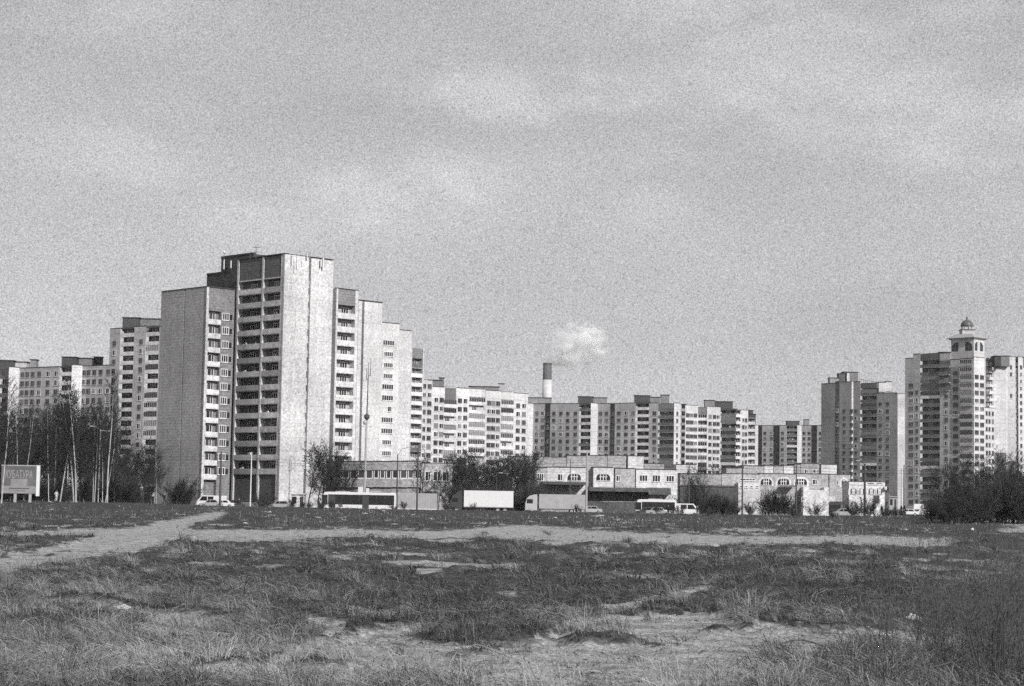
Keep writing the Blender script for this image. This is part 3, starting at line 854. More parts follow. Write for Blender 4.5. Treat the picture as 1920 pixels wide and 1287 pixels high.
for px, y0, y1 in ((420, 471, 484), (480, 460, 482), (469, 471, 482), (578, 474, 480), (547, 477, 495), (556, 477, 502)):
    p = at(px, y1, 386 if px != 420 else 391); b = MB(); h = (y1 - y0) / 9.6
    zb = zt(px, y1, p) - 0.5; b.tube((0, 0, 0), (0, 0, h + 0.5), 0.07, 0.04, METALD, 5)
    if px == 480: b.tube((-0.7, 0, h), (0.9, 0, h + 0.1), 0.04, 0.04, METALD, 5); b.tube((-0.4, 0, h - .8), (0.5, 0, h - .8), 0.03, 0.03, METALD, 5)
    if px == 420: b.lathe(0, 0, [(0.05, h), (0.35, h + 0.2), (0.2, h + 0.5)], WPAINT, 10)
    o = b.build('roof_mast', A.root); o.location = (p.x - A.off.x, p.y - A.off.y + (0 if px < 540 else -0.4), zb)
A.done()

# ================================================================== B: its twin behind, seen past the right shoulder
def tower_step(lab, spec, phi, sh, seed, name='apartment_block'):
    pass
p = at(672.5, 565, 470)
B = Bld('apartment_tower', 'white sunlit stepped apartment block just right of the tallest tower', (p.x, p.y), sh=2.8, seed=8)
F = Fr(p, phR); w = hit(p, F.t, 717, 570); z = zt(672.5, 564, p)
uj = F.uz(681.5, 565)[0]
B.walls.prism([P2(F, 0, -0.3), P2(F, w, -0.3), P2(F, w, -14), P2(F, 0, -14)], -0.5, z - 0.2, WHITE)
B.walls.fbox(F, 0, uj - 0.35, -0.6, 0, -0.5, z, WHITE); B.walls.fbox(F, uj + 0.35, w, -0.6, 0, -0.5, z - 0.05, WHITE)
B.walls.fbox(F, uj - 0.349, uj + 0.349, -0.5, -0.25, -0.5, z - 0.3, BRICKD)
B.roof.fbox(F, 0, w, -0.7, 0.1, z + 0.002, z + 0.3, ROOF)
p2 = at(715, 606, 488)
F2 = Fr(p2, phR); w2 = hit(p2, F2.t, 749, 610); z2 = zt(715, 605, p2); B.sh = 2.66
B.block(F2, 0, w2, z2, WHITE, 14)
for k in range(14):
    zz = z2 - 5.6 - k * 2.74
    if zz < 3: break
    # glazed strip, some infilled with pale boards
    stl = B.r.choice(['g', 'g', 'g', 'p', 'w'])
    if k in (2, 3): stl = 'p'
    if stl == 'g': B.put(window_mesh(w2 * 0.62, 1.35, 'band', B.r.choice((0, 1))), 'window', F2, w2 * 0.42, 0.0, zz)
    elif stl == 'p':
        b = MB(); b.box(-w2 * 0.33, w2 * 0.33, -0.06, 0.02, -0.4, 1.8, PARA); WCACHE['pan'] = WCACHE.get('pan') or b.mesh('infill'); B.put(WCACHE['pan'], 'infill', F2, w2 * 0.42, 0.0, zz)
        B.put(window_mesh(w2 * 0.5, 1.2, 'band', 1), 'window', F2, w2 * 0.42, 0.07, zz)
    else: B.put(window_mesh(1.3, 1.3, 'sash', 0), 'window', F2, w2 * 0.55, 0.0, zz)
p3 = at(748, 620, 520); F3 = Fr(p3, phR); w3 = hit(p3, F3.t, 772, 624); z3 = zt(748, 619, p3)
B.block(F3, 0, w3, z3, CONC, 14)
p4 = at(771.5, 653, 565); F4 = Fr(p4, phR); w4 = hit(p4, F4.t, 795, 656); z4 = zt(771.5, 652, p4)
B.walls.prism([P2(F4, 0, -1.3), P2(F4, w4, -1.3), P2(F4, w4, -12), P2(F4, 0, -12)], -0.5, z4 - 0.2, BRICKM)
B.trim.fbox(F4, 0, 0.3, -1.3, 0.04, -0.2, z4, CONC); B.trim.fbox(F4, w4 - 0.4, w4, -1.3, 0.04, -0.2, z4, CONC)
B.walls.fbox(F4, 0.31, w4 - 0.41, -1.299, -0.05, z4 - 3, z4 - 0.05, BRICKM)
B.sh = 2.66
B.balconies(F4, 0.31, w4 - 0.41, z4 - 3.0, 16, 1.28, ('open', 'open', 'clutter'), PARA, 1.0, 2.66, -0.01)
B.done()

# ================================================================== panel blocks as chains of facets
def chain(B, p, facets, defm=None):
    """facets: (px_end, phi_deg, top_py, kind, material, options)"""
    out = []
    for (pe, ph, ty, kind, m, o) in facets:
        F = Fr(p, R(ph)); ps = o.get('px0')
        w = hit(p, F.t, pe, ty)
        z = EYE + ray(pe, ty).z * (math.hypot(*F.P(w, 0, 0)[:2]) / math.hypot(ray(pe, ty).x, ray(pe, ty).y))
        n = int((z - 1) / B.sh)
        v = -o.get('in', 1.2) if kind == 'balc' else 0.0
        B.block(F, 0, w, z, m, o.get('depth', 12.0), v)
        if kind == 'win':
            cols = o.get('cols', 2)
            us = [w * c for c in cols] if isinstance(cols, (list, tuple)) else [w * (k + 0.5) / cols for k in range(cols)]
            B.windows(F, us, z - o.get('dz', 0), n, o.get('w', 1.7), o.get('h', 1.6), o.get('style', 'sash'), o.get('drop', 1.2), o.get('skip', 0.0), fr=o.get('fr'))
        elif kind == 'balc':
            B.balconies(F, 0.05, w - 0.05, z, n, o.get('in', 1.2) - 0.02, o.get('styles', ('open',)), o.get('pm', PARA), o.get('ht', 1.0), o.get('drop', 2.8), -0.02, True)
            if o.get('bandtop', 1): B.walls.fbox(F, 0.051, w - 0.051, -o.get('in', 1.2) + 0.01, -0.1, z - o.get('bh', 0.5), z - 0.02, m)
        elif kind == 'glaz':
            B.balconies(F, w * 0.04, w * 0.96, z, n, 0.9, ('glazed', 'glazed', 'glazed2', 'open'), o.get('pm', PARA), 1.0, 2.8, 0.9, False)
        out.append((F, w, z)); q = F.P(w, 0, 0); p = (q[0], q[1])
    return out
def pent(B, px0, px1, ty, D, depth=4, m=None, by=None, zbase=None, phi=0):
    a = at(px0, ty, D); F = Fr(a, R(phi)); w = hit(a, F.t, px1, ty); z1 = zt(px0, ty, a)
    b = MB(); b.fbox(F, 0, w, -depth, 0, zbase if zbase is not None else z1 - 4, z1, BRICKX if m in (None, BRICKD) else m); b.fbox(F, -0.3, w + 0.3, -depth - .3, 0.3, z1 + 0.002, z1 + 0.2, ROOF)
    b.build('roof_house', B.root, B.off)

# L2: long block behind the birches
p = at(-70, 697, 600)
L2 = Bld('panel_block', 'long panel apartment block behind the birches at the picture edge', p, sh=2.72, seed=21)
ch = chain(L2, (p.x, p.y), [
    (0, -36, 694, 'win', GREYP, {'cols': 4}),
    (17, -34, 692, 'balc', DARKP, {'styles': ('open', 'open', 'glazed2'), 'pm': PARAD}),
    (37, 44, 690, 'blank', PALEP, {}),
    (112, -36, 688, 'win', GREYP, {'cols': [0.08, 0.2, 0.34, 0.5, 0.72, 0.92]}),
    (135, -34, 686, 'balc', DARKP, {'styles': ('open', 'open', 'clutter'), 'pm': PARA}),
    (155, 44, 686, 'blank', PALEP, {}),
    (209, -36, 685, 'win', GREYP, {'cols': [0.06, 0.22, 0.42, 0.64, 0.9]})])
pent(L2, -20, 24, 676, 600, 5); pent(L2, 24, 50, 679, 603, 4, GREYP); pent(L2, 57, 68, 675, 606, 3, BRICKM)
pent(L2, 116, 143, 670, 598, 5); pent(L2, 143, 172, 672, 602, 4, BRICKM); pent(L2, 176, 190, 670, 606, 3, BRICKD)
L2.done()
# L1: taller block left of the tower
p = at(207, 617, 592)
L1 = Bld('panel_tower', 'taller panel block with curved open balconies standing between the birches and the tallest tower', p, sh=2.78, seed=22)
ch = chain(L1, (p.x, p.y), [
    (226, -40, 616, 'win', GREYP, {'cols': [0.45], 'dz': 2.5}),
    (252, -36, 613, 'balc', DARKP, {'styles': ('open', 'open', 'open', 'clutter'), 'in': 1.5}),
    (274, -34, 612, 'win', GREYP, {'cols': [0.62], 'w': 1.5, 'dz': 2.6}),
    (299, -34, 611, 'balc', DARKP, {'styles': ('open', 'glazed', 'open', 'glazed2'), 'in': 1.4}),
    (330, -34, 611, 'win', GREYP, {'cols': 2})])
pent(L1, 230, 261, 596, 590, 7, BRICKD); pent(L1, 261, 299, 598, 592, 7, MIDP)
L1.done()
# C: light panel block centre-left
p = at(790, 712, 640)
Cb = Bld('panel_block', 'bright sunlit panel block with glazed balconies behind the row of trees', p, sh=2.8, seed=23)
ch = chain(Cb, (p.x, p.y), [
    (811, 40, 714, 'win', CONC, {'cols': [0.25, 0.75]}),
    (833, 38, 727, 'win', PALEP, {'cols': [0.35, 0.8], 'dz': 2.2}),
    (857, 38, 727, 'balc', CONC, {'styles': ('glazed', 'glazed2', 'open'), 'bh': 4.2, 'drop': 6.6, 'in': 1.1}),
    (880, 38, 729, 'win', PALEP, {'cols': [0.25, 0.7], 'dz': 2.2}),
    (911, 38, 731, 'balc', CONC, {'styles': ('glazed', 'glazed', 'glazed2', 'open'), 'bh': 2.6, 'drop': 5.2, 'in': 1.0}),
    (940, 38, 734, 'win', PALEP, {'cols': [0.22, 0.5, 0.8], 'dz': 2.2}),
    (964, 38, 736, 'balc', CONC, {'styles': ('glazed', 'glazed', 'glazed2', 'open'), 'bh': 2.6, 'drop': 5.2, 'in': 1.0}),
    (990, 38, 739, 'win', PALEP, {'cols': [0.3, 0.72], 'dz': 2.2})])
pent(Cb, 803, 828, 713, 660, 4, MIDP); pent(Cb, 824, 832, 709, 662, 3, MIDP); pent(Cb, 880, 935, 725, 690, 5, BRICKM); pent(Cb, 935, 945, 720, 700, 3, GREYP)
b_ = MB()
F, w, z = ch[2]; b_.fbox(F, 0.4, w - 0.4, -0.05, 0.05, z - 4.3, z - 0.2, BRICKD); b_.build('parapet_panel', Cb.root, Cb.off)
Cb.done()
# D1: long grey block centre-right
p = at(990, 757, 800)
D1 = Bld('panel_block', 'long grey panel block with dark balcony towers behind the low shops', p, sh=2.78, seed=24, cap=100)
ch = chain(D1, (p.x, p.y), [
    (1000, 32, 757, 'blank', PALEP, {}),
    (1023, -36, 757, 'win', GREYP, {'cols': [0.3, 0.78], 'dz': 2}),
    (1032, -58, 757, 'win', DARKP, {'cols': [0.5], 'w': 1.2, 'dz': 2}),  # recess strip: its deeper shade is put into the dark panel colour
    (1060, -36, 757, 'win', GREYP, {'cols': [0.25, 0.72], 'dz': 2}),
    (1086, -36, 757, 'win', GREYP, {'cols': [0.2, 0.75], 'dz': 2}),
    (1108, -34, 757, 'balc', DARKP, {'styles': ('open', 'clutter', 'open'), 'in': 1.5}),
    (1121, 44, 757, 'blank', PALEP, {}),
    (1145, -36, 757, 'win', GREYP, {'cols': [0.22, 0.7], 'dz': 2}),
    (1153, -58, 757, 'win', DARKP, {'cols': [0.5], 'w': 1.2, 'dz': 2}),  # second recess strip, shade again painted in as dark panel
    (1192, -36, 756, 'win', GREYP, {'cols': [0.2, 0.55, 0.88], 'dz': 2}),
    (1217, -34, 755, 'balc', DARKP, {'styles': ('open', 'clutter', 'open'), 'in': 1.5}),
    (1234, -36, 756, 'win', GREYP, {'cols': [0.62], 'dz': 2}),
    (1264, -34, 757, 'balc', MIDP, {'styles': ('open', 'glazed', 'glazed2', 'open', 'clutter'), 'in': 1.3, 'pm': PARAD}),
    (1276, 44, 757, 'win', PALEP, {'cols': [0.5], 'w': 1.1, 'dz': 2})])
pent(D1, 991, 1033, 746, 806, 6, BRICKM); pent(D1, 1085, 1112, 744, 800, 6, BRICKD); pent(D1, 1112, 1138, 746, 804, 5, BRICKM)
pent(D1, 1191, 1219, 742, 800, 6, BRICKD); pent(D1, 1219, 1238, 745, 803, 4, BRICKM); pent(D1, 1240, 1255, 741, 806, 3, BRICKM)
D1.done()
# D2: the next block, turned to the sun
p = at(1276, 758, 790)
D2 = Bld('panel_block', 'sunlit panel block with stepped white flanks beyond the arched shops', p, sh=2.8, seed=25, cap=100)
ch = chain(D2, (p.x, p.y), [
    (1285, -38, 758, 'balc', DARKP, {'in': 0.8}),
    (1309, 26, 761, 'win', CONC, {'cols': [0.2, 0.5, 0.8], 'w': 1.7, 'dz': 2, 'style': 'triple'}),
    (1326, -10, 764, 'balc', MIDP, {'styles': ('glazed', 'glazed2', 'open'), 'in': 1.3, 'bh': 2.6, 'drop': 5.2}),
    (1351, 30, 764, 'win', CONC, {'cols': [0.22, 0.55, 0.82], 'w': 1.6, 'dz': 2}),
    (1380, -30, 767, 'balc', DARKP, {'styles': ('open', 'clutter', 'open', 'glazed2'), 'in': 1.4, 'pm': PARAD}),
    (1390, 20, 769, 'balc', DARKP, {'styles': ('open', 'clutter')}),
    (1403, 36, 770, 'win', CONC, {'cols': [0.3, 0.7], 'w': 1.3, 'dz': 2}),
    (1416, -10, 783, 'balc', MIDP, {'styles': ('open', 'glazed2', 'open')})])
pent(D2, 1322, 1340, 751, 800, 4, BRICKM); pent(D2, 1332, 1374, 753, 805, 6, BRICKD); pent(D2, 1405, 1412, 770, 815, 4, BRICKD); pent(D2, 1405, 1417, 777, 812, 4, BRICKD)
D2.done()
# E: far block
p = at(1416, 798, 1030)
E = Bld('panel_block', 'smaller far panel block seen in the gap before the grey tower pair', p, sh=2.8, seed=26)
chain(E, (p.x, p.y), [
    (1422, 30, 798, 'blank', PALEP, {}), (1429, -58, 798, 'blank', DARKP, {}), (1451, -36, 798, 'win', GREYP, {'cols': [0.25, 0.8], 'dz': 2}),
    (1462, -58, 798, 'blank', DARKP, {}), (1475, -34, 798, 'win', GREYP, {'cols': [0.4], 'dz': 2}), (1495, -14, 798, 'balc', DARKP, {'styles': ('open', 'clutter'), 'pm': PARAD}),
    (1503, 34, 798, 'blank', PALEP, {}), (1522, -36, 798, 'win', GREYP, {'cols': [0.25, 0.75], 'dz': 2}), (1532, -58, 798, 'blank', DARKP, {}), (1545, -34, 798, 'win', GREYP, {'cols': [0.5], 'dz': 2})])
pent(E, 1476, 1499, 790, 1032, 5, BRICKD); pent(E, 1508, 1517, 787, 1040, 3, BRICKM)
E.done()
# R1: grey tower
p = at(1540, 719, 815)
R1 = Bld('grey_tower', 'dull grey residential tower with a dark central balcony strip and roof terraces', p, sh=2.84, seed=27, cap=100)
GR = mat('tower_grey', 0.30, kind='panel', amp=0.14); GRD = mat('tower_grey_deep', 0.12, kind='panel', amp=0.14)
ch = chain(R1, (p.x, p.y), [
    (1566, -48, 719, 'blank', GR, {}),
    (1574, -48, 716, 'win', GRD, {'cols': [0.5], 'w': 1.3, 'dz': 7}),
    (1597, -42, 716, 'win', GR, {'cols': [0.4, 0.98], 'w': 1.5, 'dz': 10}),
    (1600, 30, 716, 'blank', PALEP, {}),
    (1613, -42, 716, 'win', GR, {'cols': [0.4], 'dz': 10}),
    (1644, -42, 718, 'balc', GRD, {'styles': ('open', 'clutter', 'glazed2'), 'pm': mat('tower_balcony', 0.13, kind='wall', amp=0.3), 'in': 1.5, 'bh': 2.2, 'drop': 5}),
    (1675, -42, 737, 'win', GR, {'cols': [0.22, 0.66], 'w': 1.6, 'dz': 2.5}),
    (1683, -42, 738, 'blank', GR, {})])
pent(R1, 1556, 1573, 709, 818, 5, GR); pent(R1, 1573, 1584, 701, 819, 5, GRD); pent(R1, 1582, 1609, 698, 822, 6, MIDP); pent(R1, 1588, 1593, 699, 821, 3, WHITE)
pent(R1, 1648, 1661, 717, 822, 5, WHITE); pent(R1, 1661, 1671, 716, 824, 4, CONC)
b_ = MB()
a = at(1611, 709, 822)
for k in range(9):
    q = at(1611 + k * 4, 711.0 + k * 0.7, 822); b_.tube((q.x, q.y, q.z - 1.8), (q.x, q.y, q.z), 0.08, 0.08, METALD, 4)
q0 = at(1611, 711, 822); q1_ = at(1643, 716.6, 822); b_.tube(q0, q1_, 0.12, 0.12, METALD, 4)
b_.build('terrace_railing', R1.root, R1.off)
R1.done()
p = at(1672, 737, 900)
R1b = Bld('slab_tower', 'pale hazy blank slab tower between the grey tower and the domed tower', p, sh=2.8, seed=28)
chain(R1b, (p.x, p.y), [(1682, 8, 737, 'blank', CONC, {}), (1706, 8, 739, 'win', CONC, {'cols': [0.9], 'dz': 4})])
R1b.done()
# R2: domed tower
p = at(1697, 672, 720)
R2 = Bld('domed_tower', 'residential tower crowned by an arcaded turret and small dome', p, sh=2.82, seed=29, cap=100)
R2M = mat('domed_tower_wall', 0.46, kind='panel', amp=0.12); R2D = mat('domed_tower_dark', 0.13, kind='panel', amp=0.14); R2B = mat('domed_tower_balcony', 0.17, kind='wall', amp=0.3)
ch = chain(R2, (p.x, p.y), [
    (1712, -45, 672, 'win', R2M, {'cols': [0.75], 'w': 2.0, 'dz': 8, 'style': 'triple'}),
    (1725, -45, 664, 'win', R2M, {'cols': [0.55], 'w': 1.2, 'dz': 12, 'style': 'sash'}),
    (1762, -45, 662, 'balc', R2D, {'styles': ('open', 'glazed2', 'clutter', 'open'), 'pm': R2B, 'in': 1.6, 'bh': 2.6, 'drop': 5}),
    (1782, -45, 662, 'win', R2M, {'cols': [0.6], 'w': 1.5, 'dz': 8}),
    (1801, -45, 674, 'win', R2M, {'cols': [0.5], 'w': 2.0, 'dz': 3, 'style': 'triple'}),
    (1826, -45, 672, 'glaz', R2M, {'pm': R2M}),
    (1846, 42, 672, 'win', WHITE, {'cols': [0.25, 0.75], 'w': 2.4, 'dz': 5, 'style': 'triple'}),
    (1864, 42, 766, 'win', WHITE, {'cols': [0.2, 0.5, 0.85], 'w': 1.2, 'dz': 0})])
# upper dark loggias wrap to the right of the balcony strip
Fz, wz, zz = ch[3]
R2.walls.fbox(Fz, 0.1, wz + 0.02, 0.0, 0.06, zz - 13.5, zz - 2.6, R2D)
for k in range(4): R2.put(balcony_mesh(wz - 0.1, 0.8, 'open', R2B, 1.0, k), 'balcony', Fz, 0.1, 0.86, zz - 5.0 - k * 2.82)
# turret: square with arches, cornice, drum, dome, spire; one corner towards us
tc_ = ch[5][0]; cw = ch[5][1]
ca = at(1826, 640, ch[6][0].p[1] + 0.5)
Ft = Fr(ca, R(42)); tw = hit(ca, Ft.t, 1846, 640)
Fs = Fr(ca, R(-45)); sw_ = -hit(ca, Fs.t, 1783, 640)
zt0 = zt(1826, 674, ca); zt1 = zt(1826, 634, ca)
TM = mat('turret_wall', 0.52, kind='wall', amp=0.12)
b_ = MB()
cen = Fs.P(-sw_ / 2, -tw * 0.5, 0)
def tring(g):
    return [P2(Fs, -sw_ - g, g), (Fs.P(g * 0.7, g, 0)[0], Fs.P(g * 0.7, g, 0)[1]), (Ft.P(tw + g, g * 0.8, 0)[0], Ft.P(tw + g, g * 0.8, 0)[1]), (Ft.P(tw + g, 0, 0)[0] - Fs.t[0] * (sw_ + g * 1.5), Ft.P(tw + g, 0, 0)[1] - Fs.t[1] * sw_ + 0.0)]
b_.prism(tring(0.0), zt0 - 12, zt1 - 0.3, TM)
b_.prism(tring(1.1), zt1, zt1 + 0.28, MIDP)
b_.prism(tring(0.5), zt1 - 0.3, zt1 - 0.001, TM)
b_.hexa([(q[0], q[1], zt1 + .281) for q in tring(0.9)], [(q[0] * .75 + cen[0] * .25, q[1] * .75 + (cen[1] + 1) * .25, zt1 + 1.7) for q in tring(0.0)], mat('turret_roof', 0.34))
b_.build('turret', R2.root, R2.off)
def arch_open(F, u0, u1, z0, z1, half, name='arched_opening'):
    b = MB(); pts = []; n = 8
    if half == 'L': c = u1; pts = [F.P(u0, 0.03, z0), F.P(u1, 0.03, z0)] + [F.P(c - (c - u0) * math.sin(math.pi / 2 * k / n), 0.03, z0 + (z1 - z0) * (0.5 + 0.5 * math.cos(math.pi / 2 * k / n))) for k in range(n + 1)]
    else: pts = [F.P(u0, 0.03, z0), F.P(u1, 0.03, z0)] + [F.P(u0 + (u1 - u0) * math.sin(math.pi / 2 * k / n), 0.03, z0 + (z1 - z0) * (0.5 + 0.5 * math.cos(math.pi / 2 * k / n))) for k in range(n, -1, -1)]
    b.poly(pts, G1)
    for k in (0.5,):
        uu = u0 + (u1 - u0) * k; b.fbox(F, uu - .05, uu + .05, 0.035, 0.08, z0, z0 + (z1 - z0) * 0.6, FRAMED)
    b.build(name, R2.root, R2.off)
za1 = zt(1826, 640.5, ca); za0 = zt(1826, 657.5, ca)
for a0, a1, hf in ((1785, 1797, 'L'), (1810, 1823, 'R')):
    arch_open(Fs, Fs.uz(a0, 650)[0], Fs.uz(a1, 650)[0], za0, za1, hf)
for a0, a1, hf in ((1828, 1832.5, 'L'), (1837.5, 1843, 'R')):
    arch_open(Ft, Ft.uz(a0, 650)[0], Ft.uz(a1, 650)[0], za0, za1, hf)
dc = Vector((cen[0] + 1.2, cen[1] + 3, 0)); dx = at(1813, 620, dc.y).x; dc.x = dx
def zy(py, px=1813): return zt(px, py, dc)
pm_ = 3700 / dc.y
b_ = MB(); Fd_ = Fr((dc.x, dc.y), R(0))
hw = 11.5 / pm_
b_.fbox(Fd_, -hw, hw, -hw, hw, zy(640), zy(619.5), TM); b_.fbox(Fd_, -hw - .45, hw + .45, -hw - .4, hw + .4, zy(619.4), zy(618.7), MIDP)
for k in range(8):
    an = k * math.pi / 4 + 0.2; x = dc.x + 10 / pm_ * math.cos(an); y = dc.y + 10 / pm_ * math.sin(an)
    b_.tube((x, y, zy(618.6)), (x, y, zy(611.8)), 0.24, 0.24, TM, 6)
b_.build('lantern', R2.root, R2.off)
b_ = MB(); rr = 12.3 / pm_
prof = [(rr, zy(612)), (rr, zy(610.5))] + [(rr * 0.93 * math.cos(a * math.pi / 16), zy(610.5) + (zy(600) - zy(610.5)) * math.sin(a * math.pi / 16)) for a in range(0, 8)] + [(0.35, zy(599.6)), (0.3, zy(597))]
b_.lathe(dc.x, dc.y, prof, mat('dome_metal', 0.10, 0.5, 0.5, 0.3), 20)
b_.build('dome', R2.root, R2.off)
b_ = MB(); b_.tube((dc.x, dc.y, zy(599)), (dc.x, dc.y, zy(586)), 0.16, 0.05, METALD, 5); b_.lathe(dc.x, dc.y, [(0.1, zy(597)), (0.4, zy(596)), (0.1, zy(595))], METALD, 8); b_.build('spire', R2.root, R2.off)
pent(R2, 1763, 1782, 661, 716, 4, R2M); 
R2.done()
# R3: block at the right edge
p = at(1849, 674, 775)
R3 = Bld('edge_tower', 'pale two tone tower with a dark lower section at the right edge', p, sh=2.82, seed=30)
ch = chain(R3, (p.x, p.y), [
    (1855, -10, 672, 'balc', R2D, {'styles': ('open', 'clutter'), 'pm': R2B}),
    (1863, 20, 672, 'balc', CONC, {'styles': ('open',), 'pm': WHITE}),
    (1886, 6, 669, 'blank', PALEP, {}),
    (1890, 36, 669, 'blank', WHITE, {}),
    (1904, 2, 670, 'win', PALEP, {'cols': [0.4], 'w': 0.8, 'dz': 2, 'skip': 0.75}),
    (1909, -30, 672, 'balc', R2D, {'styles': ('open', 'clutter'), 'pm': R2B}),
    (1960, 36, 674, 'win', WHITE, {'cols': 5, 'w': 1.3, 'dz': 2})])
F, w, z = ch[2]; zl = F.uz(1870, 849)[1]; b_ = MB(); b_.fbox(F, 0.01, w - 0.01, 0.0, 0.12, -0.3, zl, mat('dark_cladding', 0.15, kind='panel', amp=0.15))
F, w, z = ch[4]; zl = F.uz(1898, 865)[1]; b_.fbox(F, 0.05, w, 0.001, 0.12, -0.3, zl, MATS['dark_cladding']); b_.build('lower_cladding', R3.root, R3.off)
pent(R3, 1865, 1877, 668, 772, 6, BRICKD, phi=0, zbase=None); pent(R3, 1877, 1893, 668, 774, 5, BRICKM); pent(R3, 1893, 1925, 670, 778, 5, MIDP)
R3.done()
# ================================================================== low shops along the road
def low(name, label, px, py, D, phi, seed, cat='shop'):
    p = at(px, py, D); B = Bld(name, label, p, cat, sh=3.2, seed=seed); B.F = Fr(p, R(phi)); return B
def fpx(B, a, b, y0, y1, m, v0=-0.3, v1=0.0, where='walls'):
    """box on the facade spanning photo columns a..b, rows y0..y1"""
    F = B.F; u0 = F.uz(a, (y0 + y1) / 2, v1)[0]; u1 = F.uz(b, (y0 + y1) / 2, v1)[0]; c = (a + b) / 2
    z1 = F.uz(c, y0, v1)[1]; z0 = max(-0.3, F.uz(c, y1, v1)[1])
    getattr(B, where).fbox(F, u0, u1, v0, v1, z0, z1, m)
def winpx(B, a, b, y0, y1, style='sash', dark=0, v=0.0, arch=False, name='window', fr=None):
    F = B.F; u0 = F.uz(a, y1, v)[0]; u1 = F.uz(b, y1, v)[0]; z0 = F.uz((a + b) / 2, y1, v)[1]; z1 = F.uz((a + b) / 2, y0, v)[1]
    me = arch_mesh(u1 - u0, z1 - z0) if arch else window_mesh(u1 - u0, z1 - z0, style, dark, fr)
    B.put(me, name, F, (u0 + u1) / 2, v, z0)

# S1: grey two-storey shop with a curved strip window
p = at(612, 872, 372)
S1 = Bld('shop_building', 'grey two storey shop with a long strip window below the white stepped block', p, 'shop', sh=3.2, seed=41)
SG = mat('shop_grey', 0.30, kind='wall', amp=0.2); SGL = mat('shop_grey_pale', 0.36, kind='wall', amp=0.2)
pp = (p.x, p.y)
for i, (pe, ph) in enumerate(((640, -34), (670, -20), (700, -8), (735, 2), (765, 12), (790, 24))):
    F = Fr(pp, R(ph)); w = hit(pp, F.t, pe, 870); zT = EYE + 8.0
    z = lambda py: F.uz(pe, py)[1]
    zz = [z(958), z(919), z(914), z(898), z(882), z(866.5)]
    S1.walls.fbox(F, 0, w, -4, -0.5, -0.3, zz[2], SG)
    S1.walls.fbox(F, 0, w, -3.9, 0, zz[2] + 0.001, zz[3], SGL)
    S1.walls.fbox(F, 0, w, -3.9, -0.25, zz[3] + 0.001, zz[4] - 0.001, METALD)
    S1.walls.fbox(F, 0, w, -3.9, 0.05, zz[4], zz[5], SG)
    S1.roof.fbox(F, 0, w, -4.0, 0.12, zz[5] + 0.002, zz[5] + 0.2, ROOF)
    n = max(2, int(w / 1.15))
    for k in range(n):
        S1.put(window_mesh(w / n - 0.3, zz[4] - zz[3] - 0.1, 'one', S1.r.choice((0, 0, 1))), 'window', F, w * (k + 0.5) / n, -0.25, zz[3] + 0.05)
    q = F.P(w, 0, 0); pp = (q[0], q[1])
F = Fr(pp, R(6)); w = hit(pp, F.t, 848, 872)
z = lambda py: F.uz(820, py)[1]
S1.walls.fbox(F, 0.01, w, -14, 0.3, -0.3, z(869), SGL); S1.roof.fbox(F, 0, w + .1, -14, 0.4, z(869) + .002, z(868), ROOF)
for a, b in ((797, 807), (812, 825), (829, 842)):
    u0, u1 = F.uz(a, 890)[0], F.uz(b, 890)[0]; S1.put(window_mesh(u1 - u0, z(884.5) - z(902.5), 'sash', 0), 'window', F, (u0 + u1) / 2, 0.3, z(902.5))
S1.walls.fbox(F, w * 0.05, w * 0.55, 0.301, 0.36, -0.2, z(922), METALD)
# canopy and small fascia sign over the pavement
S1.F = Fr(at(620, 922, 366), 0)
fpx(S1, 620, 732, 922.5, 926, METALD, -3, 0, 'trim'); fpx(S1, 733, 750, 924, 929, WHITE, -0.2, 0.05, 'trim')
fpx(S1, 690, 715, 921, 923, WHITE, -0.2, 0.05, 'trim')
S1.done()

# S2: shopping row with arched windows
SW = mat('shop_white_brick', 0.58, kind='brick', amp=0.1); SD = mat('shop_dark', 0.10, kind='wall', amp=0.3)
S2 = low('shop_building', 'pale two storey shopping row with arched upper windows behind the grey lorry', 985, 878, 420, 4, 42)
for a, b, y0, m in ((985, 1026, 877, SGL), (1026, 1099, 877, SW), (1112, 1150, 877, SW), (1152.5, 1190, 879, SGL), (1192, 1270, 881, SW)):
    fpx(S2, a, b, y0, 1000, m, -12, 0); fpx(S2, a, b, y0 - 1.3, y0, ROOF, -12, 0.12, 'roof')
fpx(S2, 1099, 1112, 878, 1000, SG, -12, -1.5); fpx(S2, 1150, 1152.5, 879, 1000, METALD, -12, -0.4); fpx(S2, 1190, 1192, 880, 1000, METALD, -12, -0.4)
for a, b, y0, m in ((955, 1062, 857, SGL), (1063, 1099, 855, SGL), (1102, 1138, 854.5, SGL), (1139, 1174, 854.5, SGL), (1177.5, 1207, 855.5, WHITE), (1208, 1245, 870, SGL)):
    fpx(S2, a, b, y0, 880, m, -11, -4); fpx(S2, a, b, y0 - 1.0, y0 - 0.02, ROOF, -11, -3.9, 'roof')
for a, b, y0, y1, ar in ((1007, 1019, 888, 902, 0), (1045, 1055, 889, 902, 0), (1064, 1089, 889, 901, 1), (1118, 1144, 889.5, 901, 1), (1155, 1163, 892, 903, 0), (1199, 1214, 891, 903, 0), (1223, 1238, 891, 904, 0), (1249, 1264, 892, 904, 0), (1072, 1079, 914, 922, 0)):
    winpx(S2, a, b, y0, y1, 'triple' if b - a > 11 else 'sash', 0, 0.0, bool(ar), 'arched_window' if ar else 'window')
